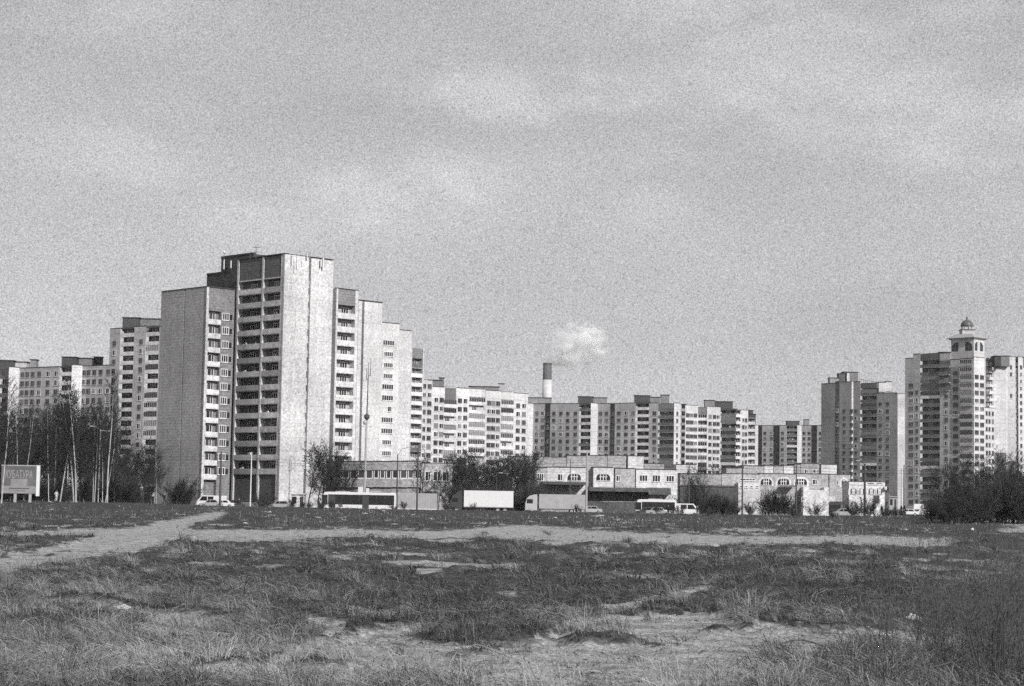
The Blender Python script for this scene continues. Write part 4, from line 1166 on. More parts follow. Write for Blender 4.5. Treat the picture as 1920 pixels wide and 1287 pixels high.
# canopies and dark glazed ground floor
S2.F = Fr(at(985, 905, 416.5), R(4))
fpx(S2, 1018, 1099, 903.5, 909, METALD, -3.4, 0, 'trim')
fpx(S2, 1104, 1216, 914.5, 922, SD, -3.4, 0, 'trim'); fpx(S2, 1216, 1258, 915, 928, SD, -3.4, -0.2, 'trim')
S2.F = Fr(at(985, 905, 419.7), R(4))
fpx(S2, 1100, 1216, 922.2, 1000, SD, -0.6, 0.05)
for k in range(12): winpx(S2, 1130 + k * 6.2, 1134.6 + k * 6.2, 926, 941, 'one', 0, 0.06, name='shop_window', fr=FRAMED)
fpx(S2, 985, 1066, 909.2, 1000, SG, -0.6, 0.04)
S2.done()

# S3: second shopping row
S3 = low('shop_building', 'grey shopping row with three arched windows and white annexes', 1275, 888, 450, 4, 43)
for a, b, y0, m in ((1275, 1352, 889, SG), (1353, 1425, 889, SGL), (1425, 1494, 889, SGL), (1494, 1553, 889, SGL), (1555, 1594, 890, SGL)):
    fpx(S3, a, b, y0, 1000, m, -12, 0); fpx(S3, a, b, y0 - 1.2, y0, ROOF, -12, 0.12, 'roof')
for a, b, y0, m in ((1362, 1395, 878, SG), (1395, 1432, 874, SGL), (1433, 1450, 873.5, WHITE), (1451, 1468, 874, SGL), (1469.5, 1488, 873.5, WHITE), (1502, 1536, 869.5, SGL), (1540, 1569, 871.5, WHITE), (1268, 1306, 872, SW), (1490, 1501, 871, SG)):
    fpx(S3, a, b, y0, 892, m, -10, -3); fpx(S3, a, b, y0 - 1.2, y0 - 0.02, ROOF, -10, -2.9, 'roof')
for a, b in ((1426, 1447), (1458, 1480), (1491, 1513)): winpx(S3, a, b, 898, 909.5, arch=True, name='arched_window')
winpx(S3, 1523, 1532, 899, 909); winpx(S3, 1568, 1573, 900, 910); winpx(S3, 1578, 1587, 899, 912, arch=True, name='arched_window')
winpx(S3, 1387, 1416, 897.5, 901.5, 'band', 0)
S3.F = Fr(at(1275, 890, 447.5), R(4))
fpx(S3, 1384, 1425, 905, 1000, WHITE, -2.3, 0); fpx(S3, 1506, 1517, 913, 1000, WHITE, -2.3, 0); fpx(S3, 1517.1, 1545, 919, 1000, WHITE, -2.3, 0.0); fpx(S3, 1545.1, 1554, 914, 1000, WHITE, -2.3, 0.0); fpx(S3, 1554.1, 1566, 931, 1000, WHITE, -2.3, 0)
for k, a in enumerate((1387, 1397, 1407, 1417)): winpx(S3, a, a + 4.6, 911, 915, 'one', 0, 0.0)
winpx(S3, 1385, 1389, 921, 925, 'one', 0, 0.0)
fpx(S3, 1270, 1380, 910, 913, METALD, -2, 0.2, 'trim'); fpx(S3, 1466, 1492, 910.5, 912.5, METALD, -2, 0.2, 'trim')
fpx(S3, 1275, 1383, 913.1, 1000, SD, -2.3, 0)
winpx(S3, 1503, 1509, 932, 940, 'sash', 0, 0.01)
S3.F = Fr(at(1275, 890, 453.1), R(4))
S3.F = Fr(at(1500, 890, 452.9), R(4))
winpx(S3, 1508, 1515, 880, 888, 'sash', 0, 0.0); winpx(S3, 1524, 1531, 880, 888, 'sash', 0, 0.0)
S3.done()

# S4: small white arcade
S4 = low('shop_pavilion', 'small white pavilion with four arched openings right of the shopping row', 1592, 904, 405, 2, 44)
fpx(S4, 1592, 1619.5, 904, 1000, WHITE, -7, 0); fpx(S4, 1623, 1659, 904.5, 1000, WHITE, -7, 0); fpx(S4, 1619.6, 1622.9, 905, 1000, SG, -7, -0.3)
fpx(S4, 1592, 1659, 903.2, 904, ROOF, -7, 0.05, 'roof'); fpx(S4, 1593, 1658, 909.8, 910.6, PARAD, -0.02, 0.03, 'trim')
for a, b in ((1594.5, 1606), (1611.5, 1619.5), (1628.5, 1638.5), (1644, 1654)): winpx(S4, a, b, 915, 926.5, arch=True, name='arched_opening')
winpx(S4, 1612, 1616, 931, 940, 'one', 0); winpx(S4, 1637, 1649, 929, 944, 'one', 1, fr=FRAMED, name='door')
fpx(S4, 1658.5, 1663, 913, 919, WHITE, -0.6, 0.8, 'trim')
for a, b, y in ((1627, 1639, 907), (1643, 1654, 907)):      # dark illegible lettering: short strokes as on the photograph
    m = MB(); F = S4.F; k = a
    while k < b:
        u0, zc = F.uz(k, y + 1.2, 0.03); u1_ = F.uz(k + 0.8, y + 1.2, 0.03)[0]; zc1 = F.uz(k, y - 1.0, 0.03)[1]
        m.fbox(F, u0, u1_, 0.002, 0.04, zc, zc1, SD); m.fbox(F, u0, u1_ + 0.05, 0.002, 0.038, (zc + zc1) / 2 - 0.03, (zc + zc1) / 2 + 0.03, SD)
        k += 1.5
    m.build('sign_lettering', S4.root, S4.off)
S4.done()

# chimney of the heating plant and its steam
cp = at(1025.5, 745, 1700)
ch_ = thing('factory_chimney', 'tall striped factory chimney with steam drifting from its top', 'chimney', (cp.x, cp.y, 0))
zz = [zt(1025.5, y, cp) for y in (700 * 0 + 960, 747, 712.5, 681)]
rb = 8.5 / 3700 * 1700
for z0, z1, r0, r1, m, nm in ((0, zz[1], rb * 1.25, rb * 1.06, MIDP, 'shaft'), (zz[1], zz[2], rb * 1.06, rb, WHITE, 'white_band'), (zz[2], zz[3], rb, rb * 0.95, mat('chimney_dark_paint', 0.11, amp=0.25, scale=0.3), 'dark_band')):
    b = MB(); b.lathe(0, 0, [(r0, z0), (r1, z1 - 0.01)], m, 28)
    b.build(nm, ch_, smooth=True)
b = MB(); b.lathe(0, 0, [(rb * 0.98, zz[3] - 1.5), (rb * 1.0, zz[3] - 1.4), (rb * 1.0, zz[3] - 0.4), (rb * 0.9, zz[3] - .3)], METALD, 28); b.build('top_ring', ch_)
sm = bpy.data.materials.new('steam'); sm.use_nodes = True; t = sm.node_tree
for n in list(t.nodes): t.nodes.remove(n)
om = t.nodes.new('ShaderNodeOutputMaterial'); pv = t.nodes.new('ShaderNodeVolumePrincipled'); t.links.new(pv.outputs[0], om.inputs['Volume'])
pv.inputs['Color'].default_value = (1.0, 1.0, 1.0, 1); pv.inputs['Anisotropy'].default_value = 0.0
tcn = t.nodes.new('ShaderNodeTexCoord'); nn = t.nodes.new('ShaderNodeTexNoise'); nn.inputs['Scale'].default_value = 2.6; nn.inputs['Detail'].default_value = 5
t.links.new(tcn.outputs['Object'], nn.inputs[0])
ln = t.nodes.new('ShaderNodeVectorMath'); ln.operation = 'LENGTH'; t.links.new(tcn.outputs['Object'], ln.inputs[0])
def M2(op, a, b_=None):
    m = t.nodes.new('ShaderNodeMath'); m.operation = op
    for i, s in enumerate((a, b_)):
        if s is None: continue
        if isinstance(s, (int, float)): m.inputs[i].default_value = s
        else: t.links.new(s, m.inputs[i])
    return m.outputs[0]
body = M2('SUBTRACT', 1.0, M2('POWER', ln.outputs['Value'], 1.4))
d_ = M2('MULTIPLY', M2('MAXIMUM', M2('ADD', body, M2('MULTIPLY', M2('SUBTRACT', nn.outputs[0], 0.592), 4.2)), 0.0), 0.33)
t.links.new(d_, pv.inputs['Density'])
bm = bmesh.new(); bmesh.ops.create_icosphere(bm, subdivisions=3, radius=1.0)
me = bpy.data.meshes.new('steam'); bm.to_mesh(me); bm.free(); me.materials.append(sm)
for i, (px, py, sx, sz) in enumerate(((1082, 648, 29, 23), (1056, 661, 19, 14), (1044, 674, 10, 7), (1108, 664, 18, 12), (1106, 628, 16, 13))):
    q = at(px, py, 1705 + i * 4)
    if i == 0:
        st = bpy.data.objects.new('steam', me); C.objects.link(st); st.location = q; st.scale = (sx, 18, sz); tag(st, kind='stuff')
    else:
        o = bpy.data.objects.new('steam', me); C.objects.link(o); o.location = q; o.scale = (sx, 13, sz); tag(o, kind='stuff')

# ================================================================== vehicles (local: x along, front at -x, y across, near side -y)
def wheels(t, xs, r, yw, name='wheel'):
    for x in xs:
        for y in (-yw, yw):
            b = MB(); b.tube((0, -0.13, 0), (0, 0.13, 0), r, r, BLACK, 18)
            w = b.build(name, t, loc=(x, y, r))
            b = MB(); b.tube((0, -0.145, 0), (0, 0.145, 0), r * 0.55, r * 0.55, METAL, 12); b.build('rim', w)
def bus(label, loc, rz, L=12.4, H=3.05, group=None, doors=True):
    t = thing('bus', label, 'bus', loc, rz, group); W = 1.22
    body = [(-L / 2 + .05, .32), (L / 2 - .05, .32), (L / 2, .6), (L / 2, H - .35), (L / 2 - .15, H - .05), (L / 2 - .5, H), (-L / 2 + .9, H), (-L / 2 + .35, H - .12), (-L / 2 + .1, H - .8), (-L / 2 - .05, 1.2), (-L / 2, .5)]
    b = MB(); b.side(body, -W, W, WPAINT); b.build('body', t, bevel=0.06)
    b = MB()
    for s in (-1, 1):
        y0, y1 = (-W - .015, -W + .02) if s < 0 else (W - .02, W + .015)
        b.box(-L / 2 + 1.05, L / 2 - .25, y0, y1, 1.02, H - .42, G1)
        k = -L / 2 + 1.9
        while k < L / 2 - 1: b.box(k, k + .06, y0 - .01, y1 + .01, 1.02, H - .42, DPAINT); k += 1.45
    b.build('side_windows', t)
    b = MB(); b.poly([(-L / 2 - .075, -W + .12, 1.15), (-L / 2 + .06, -W + .12, H - .5), (-L / 2 + .06, W - .12, H - .5), (-L / 2 - .075, W - .12, 1.15)], G1)
    b.box(-L / 2 - 0.02, -L / 2 + .95, -W - .016, -W + .02, .95, H - .5, G1); b.build('windscreen', t)
    b = MB()
    for s in (-1, 1): b.box(-L / 2 - .08, -L / 2 - .01, s * .85 - .2, s * .85 + .2, .62, .85, G3)
    b.build('headlight', t)
    if doors:
        for x in (-L / 2 + 1.15, 0.6):
            b = MB(); b.box(x, x + 1.1, -W - .03, -W, .42, H - .62, G2); b.box(x + .52, x + .58, -W - .045, -W - .03, .42, H - .62, DPAINT); b.build('door', t)
    b = MB(); b.box(-L / 2 + 2.2, -L / 2 + 4.6, -.7, .7, H, H + .14, GPAINT); b.build('roof_hatch', t, bevel=.03)
    wheels(t, (-L / 2 + 2.6, L / 2 - 3.2), .48, 1.08)
    b = MB(); b.box(-L / 2 - .35, -L / 2 - .1, -W - .22, -W - .08, 1.6, 2.0, DPAINT); b.build('mirror', t)
    return t
def lorry(label, loc, rz, Lb, Hb, boxm, cabm, zb=1.1, group=None):
    Lc = 2.1; L = Lc + .3 + Lb; t = thing('lorry', label, 'lorry', loc, rz, group); x0 = -L / 2
    b = MB(); b.side([(x0, .55), (x0 + Lc, .55), (x0 + Lc, 3.05), (x0 + .75, 3.05), (x0 + .3, 2.6), (x0 + .03, 1.75)], -1.2, 1.2, cabm); c = b.build('cab', t, bevel=.06)
    b = MB(); b.poly([(x0 + .015, -1.08, 1.78), (x0 + .29, -1.08, 2.55), (x0 + .29, 1.08, 2.55), (x0 + .015, 1.08, 1.78)], G1)
    b.prism([(x0 + .3, -1.215), (x0 + 1.35, -1.215), (x0 + 1.35, -1.19), (x0 + .3, -1.19)], 1.72, 2.45, G1); b.build('cab_window', c)
    b = MB(); b.side([(x0 + .9, 3.06), (x0 + Lc - .05, 3.06), (x0 + Lc - .05, zb + Hb - .05), (x0 + 1.5, zb + Hb - .1)], -1.05, 1.05, cabm); b.build('wind_deflector', c)
    b = MB(); b.box(x0 - .06, x0 + .1, -1.15, 1.15, .45, .85, DPAINT); b.build('bumper', t)
    for s in (-1, 1):
        b = MB(); b.box(x0 - .09, x0 - .05, s * .85 - .17, s * .85 + .17, .6, .8, G3); b.build('headlight', t)
    b = MB(); b.box(x0 + Lc + .3, x0 + L, -1.25, 1.25, zb, zb + Hb, boxm)
    for k in range(int(Lb / 1.2)): b.box(x0 + Lc + .9 + k * 1.2, x0 + Lc + .93 + k * 1.2, -1.262, -1.251, zb + .15, zb + Hb - .1, boxm)
    b.build('cargo_box', t)
    b = MB(); b.box(x0 + Lc + .28, x0 + L + .02, -1.27, 1.27, zb - .14, zb - .002, METAL); b.box(x0 + Lc, x0 + L - .2, -.5, .5, .75, zb - .15, METALD); b.build('chassis', t)
    wheels(t, (x0 + 1.2, x0 + L - 2.6, x0 + L - 1.4), .48, 1.05)
    return t
def car(label, loc, rz, m=None, L=4.2, H=1.42, kind='car', group=None, name='parked_car'):
    t = thing(name, label, kind, loc, rz, group); m = m or WPAINT; x = -L / 2; W = .84
    if H > 1.8:
        low_ = [(x, .35), (-x, .35), (-x, H - .2), (-x - .12, H), (x + 1.0, H), (x + .5, H * .62 + .25), (x + .05, H * .5)]
        gl = [(x + .62, H * .62 + .2), (x + 1.08, H - .13), (-x - .3, H - .13), (-x - .3, H * .56)]; gl = [(x + .55, H * .56), (x + 1.05, H - .18), (x + 2.0, H - .18), (x + 2.0, H * .56)]
    else:
        low_ = [(x, .28), (-x, .28), (-x, .78), (-x - .12, .9), (-x - .75, .93), (-x - 1.15, H - .05), (-x - 1.4, H), (x + 1.75, H), (x + 1.5, H - .04), (x + .95, .92), (x + .1, .78)]
        gl = [(x + 1.12, .95), (x + 1.62, H - .08), (-x - 1.35, H - .08), (-x - .92, .95)]
    b = MB(); b.side(low_, -W, W, m); b.build('body', t, bevel=.07)
    b = MB(); b.side(gl, -W - .012, W + .012, G1)
    if H > 1.8: b.side([(x + 2.15, H * .56), (x + 2.15, H - .18), (x + 3.2, H - .18), (x + 3.2, H * .56)], -W - .012, W + .012, G1)
    else: b.box(-.2, -.12, -W - .02, W + .02, .95, H - .08, m)
    b.build('side_windows', t)
    for s in (-1, 1):
        b = MB(); b.box(x - .02, x + .1, s * .6 - .14, s * .6 + .14, .58, .74, G3); b.build('headlight', t)
    b = MB(); b.box(-x - .02, -x + .03, -W + .1, W - .1, .62, .76, DPAINT); b.build('tail_light', t)
    wheels(t, (x + .78, -x - .82), .31, .74)
    return t
def veh(px, D): q = at(px, 950, D); return (q.x, q.y, 0.0)
bus('long white tourist bus with dark side windows passing the grey shop', veh(673.5, 334), 0, 12.4, 3.1)
x_, y_, _ = veh(1229, 338)
bus('shorter white bus with dark windows passing in front of the dark shop canopy', (x_, y_, 0), 0, 6.9, 2.75, doors=False)
lorry('white box lorry with a dark cab standing in front of bare trees', veh(903, 338), 0, 8.4, 2.7, WPAINT, DPAINT, 1.05)
lorry('grey tarpaulin lorry with a white cab right of the white box lorry', veh(1042, 341), 0, 8.2, 2.35, TARP, mat('cab_grey', 0.42, 0.4, 0.5, 0.1), 1.0)
lorry('dark lorry parked beside the white pavilion', (at(1572, 950, 380).x, 380, 0), R(70), 5.0, 2.2, DPAINT, DPAINT, 0.9)
t = thing('cargo_container', 'grey shipping container standing behind the tourist bus tail', 'container', veh(783, 345))
Lc = 72 / 3700 * 345
b = MB(); b.box(-Lc / 2, Lc / 2, -1.2, 1.2, .5, 3.15, TARP)
for k in range(24): b.box(-Lc / 2 + .1 + k * Lc / 24.2, -Lc / 2 + .22 + k * Lc / 24.2, -1.23, -1.2, .65, 3.05, TARP)
b.build('shell', t)
b = MB(); b.box(-Lc / 2 - .02, Lc / 2 + .02, -1.24, 1.22, .34, .498, WPAINT); b.box(-Lc / 2, Lc / 2, -1.0, 1.0, 0, .34, METALD); b.build('base_rail', t)
car('white minibus following behind the shorter bus', veh(1282, 344), math.pi, WPAINT, 5.2, 2.15, 'van', name='minibus')
car('light hatchback passing low in front of the shorter white bus', veh(1234, 325), math.pi, GPAINT, 4.1, 1.45)
car('dark car half hidden behind the light hatchback', veh(1213, 331), 0, DPAINT, 3.9, 1.4)
car('pale car parked alone under the dark shop canopy', veh(1107, 372), 0.3, GPAINT, 4.2, 1.45)
car('white panel van parked by the foot of the tallest tower', veh(397, 372), 0, WPAINT, 5.6, 2.2, 'van', name='parked_van')
car('pale car parked before the white panel van', veh(396, 362), 0.1, GPAINT, 4.2, 1.45)
car('white car parked just right of the dark lamp pole', veh(420, 364), 0, WPAINT, 3.8, 1.4)
car('dark estate car right of the pole by the tower foot', veh(437, 366), 0, DPAINT, 4.3, 1.45)
car('pale car passing right of the white pole', veh(527, 345), 0, GPAINT, 4.4, 1.42)
car('pale car parked beneath the dark lorry', (at(1582, 950, 318).x, 318, 0.35), 0, GPAINT, 4.2, 1.4)
for i, (px, D, m, l) in enumerate(((1703, 420, WPAINT, 'white car parked leftmost below the domed tower'), (1716, 440, GPAINT, 'grey car parked second below the domed tower'), (1733, 430, WPAINT, 'white car parked nearest the thicket'), (1722, 470, WPAINT, 'white van parked highest below the domed tower'))):
    car(l, (at(px, 950, D).x, D, 0.5 if i < 3 else 1.0), 0.4 * i, m, 4.2, 1.45 if i < 3 else 2.2, 'car' if i < 3 else 'van', name='parked_car' if i < 3 else 'parked_van')

# kiosks
def kiosk(label, px, D, w, h, z=0, m=WPAINT):
    q = at(px, 950, D); t = thing('kiosk', label, 'kiosk', (q.x, D, z))
    b = MB(); b.box(-w / 2, w / 2, -1, 1, 0, h, m); b.build('booth', t)
    b = MB(); b.box(-w / 2 - .15, w / 2 + .15, -1.25, 1.15, h + .002, h + .18, m); b.build('roof', t)
    b = MB(); b.box(-w * .42, -w * .08, -1.03, -1.0, h * .4, h * .85, G1); b.build('serving_window', t)
    b = MB(); b.box(w * .15, w * .4, -1.03, -1.0, .1, h * .85, G2); b.build('door', t)
kiosk('small white kiosk between the tower and the bare street tree', 559, 352, 2.5, 2.6)
kiosk('small pale round topped kiosk right of the white pavilion', 1673, 395, 1.5, 2.6, 1.6, GPAINT)

# billboard
q0 = at(3, 905, 272); q1 = at(67.5, 905, 272)
t = thing('billboard', 'weathered billboard with pale lettering standing before the birches', 'billboard', ((q0.x + q1.x) / 2, 272, gz((q0.x + q1.x) / 2, 272)), R(6))
bw_ = (q1.x - q0.x) / 2; z0 = zt(35, 926, at(35, 905, 272)) - t.location.z; z1 = zt(35, 873, at(35, 905, 272)) - t.location.z
b = MB(); b.box(-bw_, bw_, -.12, .12, z0, z1, MATS.get('poster') or mat('poster', 0.12, 0.5, amp=0.25, scale=0.8)); b.build('panel', t)
b = MB(); b.box(bw_ + .001, bw_ + .45, -.16, .3, z0 - .3, z1 + .05, WPAINT); b.box(-bw_ - .05, bw_, -.15, -.121, z1 - .08, z1 + .06, METAL); b.build('frame', t)
b = MB(); b.box(-bw_ + .1, bw_ - .05, -.135, -.121, z0 + .05, z0 + (z1 - z0) * .27, mat('poster_pale', 0.25, 0.5, amp=0.25, scale=1.0)); b.box(-bw_ * .45, bw_ * .5, -.133, -.121, z0 + (z1 - z0) * .27 + .002, z0 + (z1 - z0) * .52, MATS['poster_pale'])
b.box(-bw_ * .55, bw_ * .62, -.145, -.136, z0 + (z1 - z0) * .17, z0 + (z1 - z0) * .20, METALD); b.box(-bw_ * .1, bw_ * .4, -.145, -.136, z0 + (z1 - z0) * .09, z0 + (z1 - z0) * .11, METALD); b.build('poster_band', t)
fc = bpy.data.curves.new('poster_lettering', 'FONT'); fc.body = 'КУБАТУРА'; fc.align_x = 'CENTER'; fc.size = 1.0; fc.extrude = 0.01; fc.materials.append(mat('poster_letters', 0.32, 0.5, amp=0.1))
fo_ = bpy.data.objects.new('lettering_curve', fc); C.objects.link(fo_); bpy.context.view_layer.update(); me = bpy.data.meshes.new_from_object(fo_.evaluated_get(bpy.context.evaluated_depsgraph_get())); bpy.data.objects.remove(fo_)
fo = bpy.data.objects.new('poster_lettering', me); C.objects.link(fo); fo.parent = t
fo.rotation_euler = (math.pi / 2, 0, 0); fo.location = (0.0, -.15, z0 + (z1 - z0) * .55); fo.scale = (bw_ * 1.42 / 4.7, (z1 - z0) * .38, 1)
b = MB()
for x in (-bw_ * .25, bw_ * .6): b.box(x, x + .35, -.1, .2, -.5, z0 - .001, METAL)
b.build('post', t)

# ================================================================== poles, lamps, mast
def pole(name, label, px, ytop, ybase, D, r=0.11, m=METAL, arms=(), group=None, lean=0.0, cat='street lamp'):
    q = at(px, (ytop + ybase) / 2, D); zg = gz(q.x, D) if D < 330 else 0.0
    z1 = zt(px, ytop, q)
    t = thing(name, label, cat, (q.x, D, zg), 0, group)
    b = MB(); b.tube((0, 0, -.3), (lean, 0, z1 - zg), r, r * .6, m, 8); b.build('post', t, smooth=False)
    for dx, dz in arms:
        b = MB(); b.tube((lean, 0, z1 - zg - .1), (lean + dx * .5, 0, z1 - zg + dz * .8), .05, .045, m, 6); b.tube((lean + dx * .5, 0, z1 - zg + dz * .8), (lean + dx, 0, z1 - zg + dz), .045, .04, m, 6); a = b.build('lamp_arm', t)
        b = MB(); s = 1 if dx > 0 else -1; b.box(lean + dx - .1, lean + dx + .1 + .5 * s, -.13, .13, z1 - zg + dz - .05, z1 - zg + dz + .09, METAL) if s > 0 else b.box(lean + dx - .6, lean + dx + .1, -.13, .13, z1 - zg + dz - .05, z1 - zg + dz + .09, METAL)
        b.build('lamp_head', a)
    return t
PG = 'poles along the road'
pole('street_lamp', 'double armed street lamp rising among the birches', 186, 806, 948, 300, .10, METAL, ((-1.0, .5), (1.0, -.2)), PG)
pole('utility_pole', 'thick dark pole before the parked cars at the tower foot', 413.5, 848, 958, 322, .2, METALD, (), PG, cat='pole')
pole('utility_pole', 'thin white pole against the dark foot of the tallest tower', 470.5, 848, 950, 326, .12, WPAINT, (), PG, cat='pole')
pole('street_lamp', 'street lamp with a curved arm in front of the grey strip windowed shop', 745, 852, 930, 356, .16, METALD, ((1.6, 1.2),), PG)
pole('utility_pole', 'dark pole standing in front of the grey container', 783, 838, 950, 330, .17, METALD, (), PG, cat='pole')
pole('street_lamp', 'slim pole with a small lamp above the white box lorry', 931, 886, 922, 344, .07, METALD, ((.5, -.1),), PG)
pole('street_lamp', 'slim dark pole before the leftmost arched window of the pale row', 1069, 862, 920, 360, .11, METALD, (), PG, cat='pole')
pole('utility_pole', 'stout grey pole just right of the grey tarpaulin lorry', 1100, 848, 956, 322, .2, METAL, (), PG, cat='pole')
pole('utility_pole', 'thin pole above the white minibus', 1292, 872, 935, 362, .14, METALD, (), PG, cat='pole')
pole('utility_pole', 'dark pole before the white annexe of the grey shopping row', 1392, 868, 958, 326, .16, METALD, (), PG, cat='pole')
pole('utility_pole', 'dark pole between the second and third arched windows of the grey row', 1493, 872, 952, 335, .16, METALD, (), PG, cat='pole')
pole('street_lamp', 'stout street lamp crossing the white pavilion', 1621.5, 870, 950, 322, .24, METALD, ((-.9, .5),), PG)
pole('utility_pole', 'pale thin pole left of its dark neighbour below the domed tower', 1690, 878, 940, 350, .11, METAL, (), PG, cat='pole')
pole('utility_pole', 'dark pole right of the pale thin one below the domed tower', 1695, 872, 940, 350, .15, METALD, (), PG, cat='pole')
q = at(683, 920, 362)
mt = thing('antenna_mast', 'tall thin mast with antennas in front of the white stepped block', 'mast', (q.x, 362, 0))
def mz(py): return zt(685, py, q)
b = MB(); b.tube((0, 0, 0), (.15, 0, mz(786)), .22, .16, METAL, 8); b.tube((.15, 0, mz(786)), (.25, 0, mz(706)), .13, .07, METALD, 8); b.build('shaft', mt)
for dx, y0, y1 in ((.05, 706, 680), (.45, 704, 672), (-.25, 712, 690)):
    b = MB(); b.tube((dx + .2, 0, mz(y0)), (dx + .2, 0, mz(y1)), .06, .04, METALD, 6); b.tube((.25, 0, mz(y0)), (dx + .2, 0, mz(y0)), .04, .04, METALD, 5); b.build('antenna', mt)
b = MB(); b.lathe(.15, 0, [(.15, mz(788)), (.5, mz(784)), (.5, mz(779)), (.15, mz(776))], METALD, 12); b.lathe(-.15, -.2, [(.2, mz(797)), (.36, mz(793)), (.2, mz(788))], METAL, 12); b.build('equipment_ring', mt)
b = MB(); b.box(-1.1, -.2, -.4, .4, 2.2, 4.2, WPAINT); b.box(.3, .9, -.4, .4, 2.2, 4.0, WPAINT); b.build('cabinet', mt)
# overhead line across the front
b = MB()
pts_ = [(-98, 322), (at(413.5, 900, 322).x, 322), (at(783, 900, 330).x, 330), (at(1100, 900, 322).x, 322), (at(1392, 900, 326).x, 326), (100, 326)]
for (xa, ya), (xb, yb) in zip(pts_, pts_[1:]):
    for dz in (0.0, 0.5):
        prev = None
        for k in range(11):
            f = k / 10; s = (xa + (xb - xa) * f, ya + (yb - ya) * f, 8.1 + dz - 4 * 0.5 * f * (1 - f))
            if prev: b.tube(prev, s, .022, .022, METALD, 3, False)
            prev = s
tag(b.build('overhead_wire'), 'two thin overhead wires strung between the road poles', 'wire')
# ================================================================== bare trees and shrubs
BARK = mat('bark_dark', 0.05, 0.9, amp=0.3, scale=3)
TWIG = mat('twigs', 0.035, 0.9, amp=0.25, scale=2)
TWIGP = mat('twigs_pale', 0.065, 0.9, amp=0.25, scale=2)
BIRCH = mat('birch_bark', 0.38, 0.8, amp=0.35, scale=1.6)
def grow(rs, mb_t, mb_c, p, d, L, r, lvl, maxl, P, twigm, barkm):
    seg = P['seg'][min(lvl, len(P['seg']) - 1)]
    n = max(2, int(L / seg)); pts = [Vector(p)]; d = Vector(d).normalized()
    for k in range(n):
        d = (d + Vector((rs.gauss(0, 1), rs.gauss(0, 1), rs.gauss(0, .6))) * P['wig'][min(lvl, 3)] + Vector((0, 0, P['up'][min(lvl, 3)]))).normalized()
        pts.append(pts[-1] + d * (L / n))
    for k in range(n):
        a, b = pts[k], pts[k + 1]; ra = r * (1 - k / n * .8); rb = r * (1 - (k + 1) / n * .8)
        if lvl == 0: mb_t.tube(a, b, ra, rb, barkm, 6, k == n - 1)
        elif lvl == 1: mb_c.tube(a, b, ra, rb, twigm, 3, False)
        else:
            s = (b - a).cross(Vector((rs.gauss(0, 1), rs.gauss(0, 1), rs.gauss(0, 1))))
            if s.length > 1e-6:
                s = s.normalized() * max(ra, P['tw'])
                if k == n - 1: mb_c.poly([a - s, a + s, b], twigm)
                else: mb_c.poly([a - s, a + s, b + s * .8, b - s * .8], twigm)
    if lvl < maxl:
        nb = P['nb'][lvl]
        for j in range(nb):
            f = P['start'][min(lvl, 3)] + (1 - P['start'][min(lvl, 3)]) * ((j + rs.random()) / nb)
            i = min(n - 1, int(f * n)); q = pts[i].lerp(pts[i + 1], f * n - i)
            ax = (pts[i + 1] - pts[i]).normalized(); o = ax.orthogonal().normalized(); an = rs.random() * 6.283
            o = (Matrix.Rotation(an, 3, ax) @ o)
            sp = P['spread'][min(lvl, 3)]
            nd = ax * math.cos(sp) + o * math.sin(sp)
            LL = L * P['len'][min(lvl, 3)] * (1 - f * .55) * rs.uniform(.7, 1.15)
            grow(rs, mb_t, mb_c, q, nd, LL, r * (1 - f * .7) * .5, lvl + 1, maxl, P, twigm, barkm)
def tree_proto(name, label, cat, H, r, P, seed, barkm, twigm, maxl=3, lean=0.04, stems=1, stemspread=.5, group=None, split=1.0):
    rs = random.Random(seed); t = thing(name, label, cat, (0, -3000, 0), 0, group)
    a = MB(); c = MB()
    for s in range(stems):
        an = rs.random() * 6.283; sp = 0 if stems == 1 else stemspread * rs.random() ** .6
        base = Vector((math.cos(an) * sp * .5 * (stems > 1), math.sin(an) * sp * .5 * (stems > 1), -.2))
        grow(rs, a, c, base, (math.cos(an) * sp + rs.gauss(0, lean), math.sin(an) * sp, 1), H * (rs.uniform(.65, 1.0) if stems > 1 else 1), r, 0, maxl, P, twigm, barkm)
    a.build('trunk' if stems == 1 else 'stems', t); c.build('crown' if stems == 1 else 'twigs', t)
    note_kids(t)
    return t
PB = dict(seg=[1.2, .6, .4, .4], wig=[.018, .10, .16, .2], up=[.02, .10, .02, -.04], nb=[34, 9, 5, 0], start=[.28, .12, .1, 0], spread=[.62, .6, .6, .5], len=[.27, .5, .55, .5], tw=.02)
PT = dict(seg=[1.0, .6, .45, .45], wig=[.06, .14, .2, .2], up=[.02, .07, .04, 0], nb=[20, 12, 10, 0], start=[.2, .12, .1, 0], spread=[.8, .7, .7, .6], len=[.55, .5, .5, .5], tw=.022)
PS = dict(seg=[.5, .35, .3, .3], wig=[.09, .16, .2, .2], up=[.03, .05, .03, 0], nb=[14, 8, 5, 0], start=[.1, .1, .1, 0], spread=[.6, .6, .6, .5], len=[.5, .5, .55, .5], tw=.015)
HOLD = []
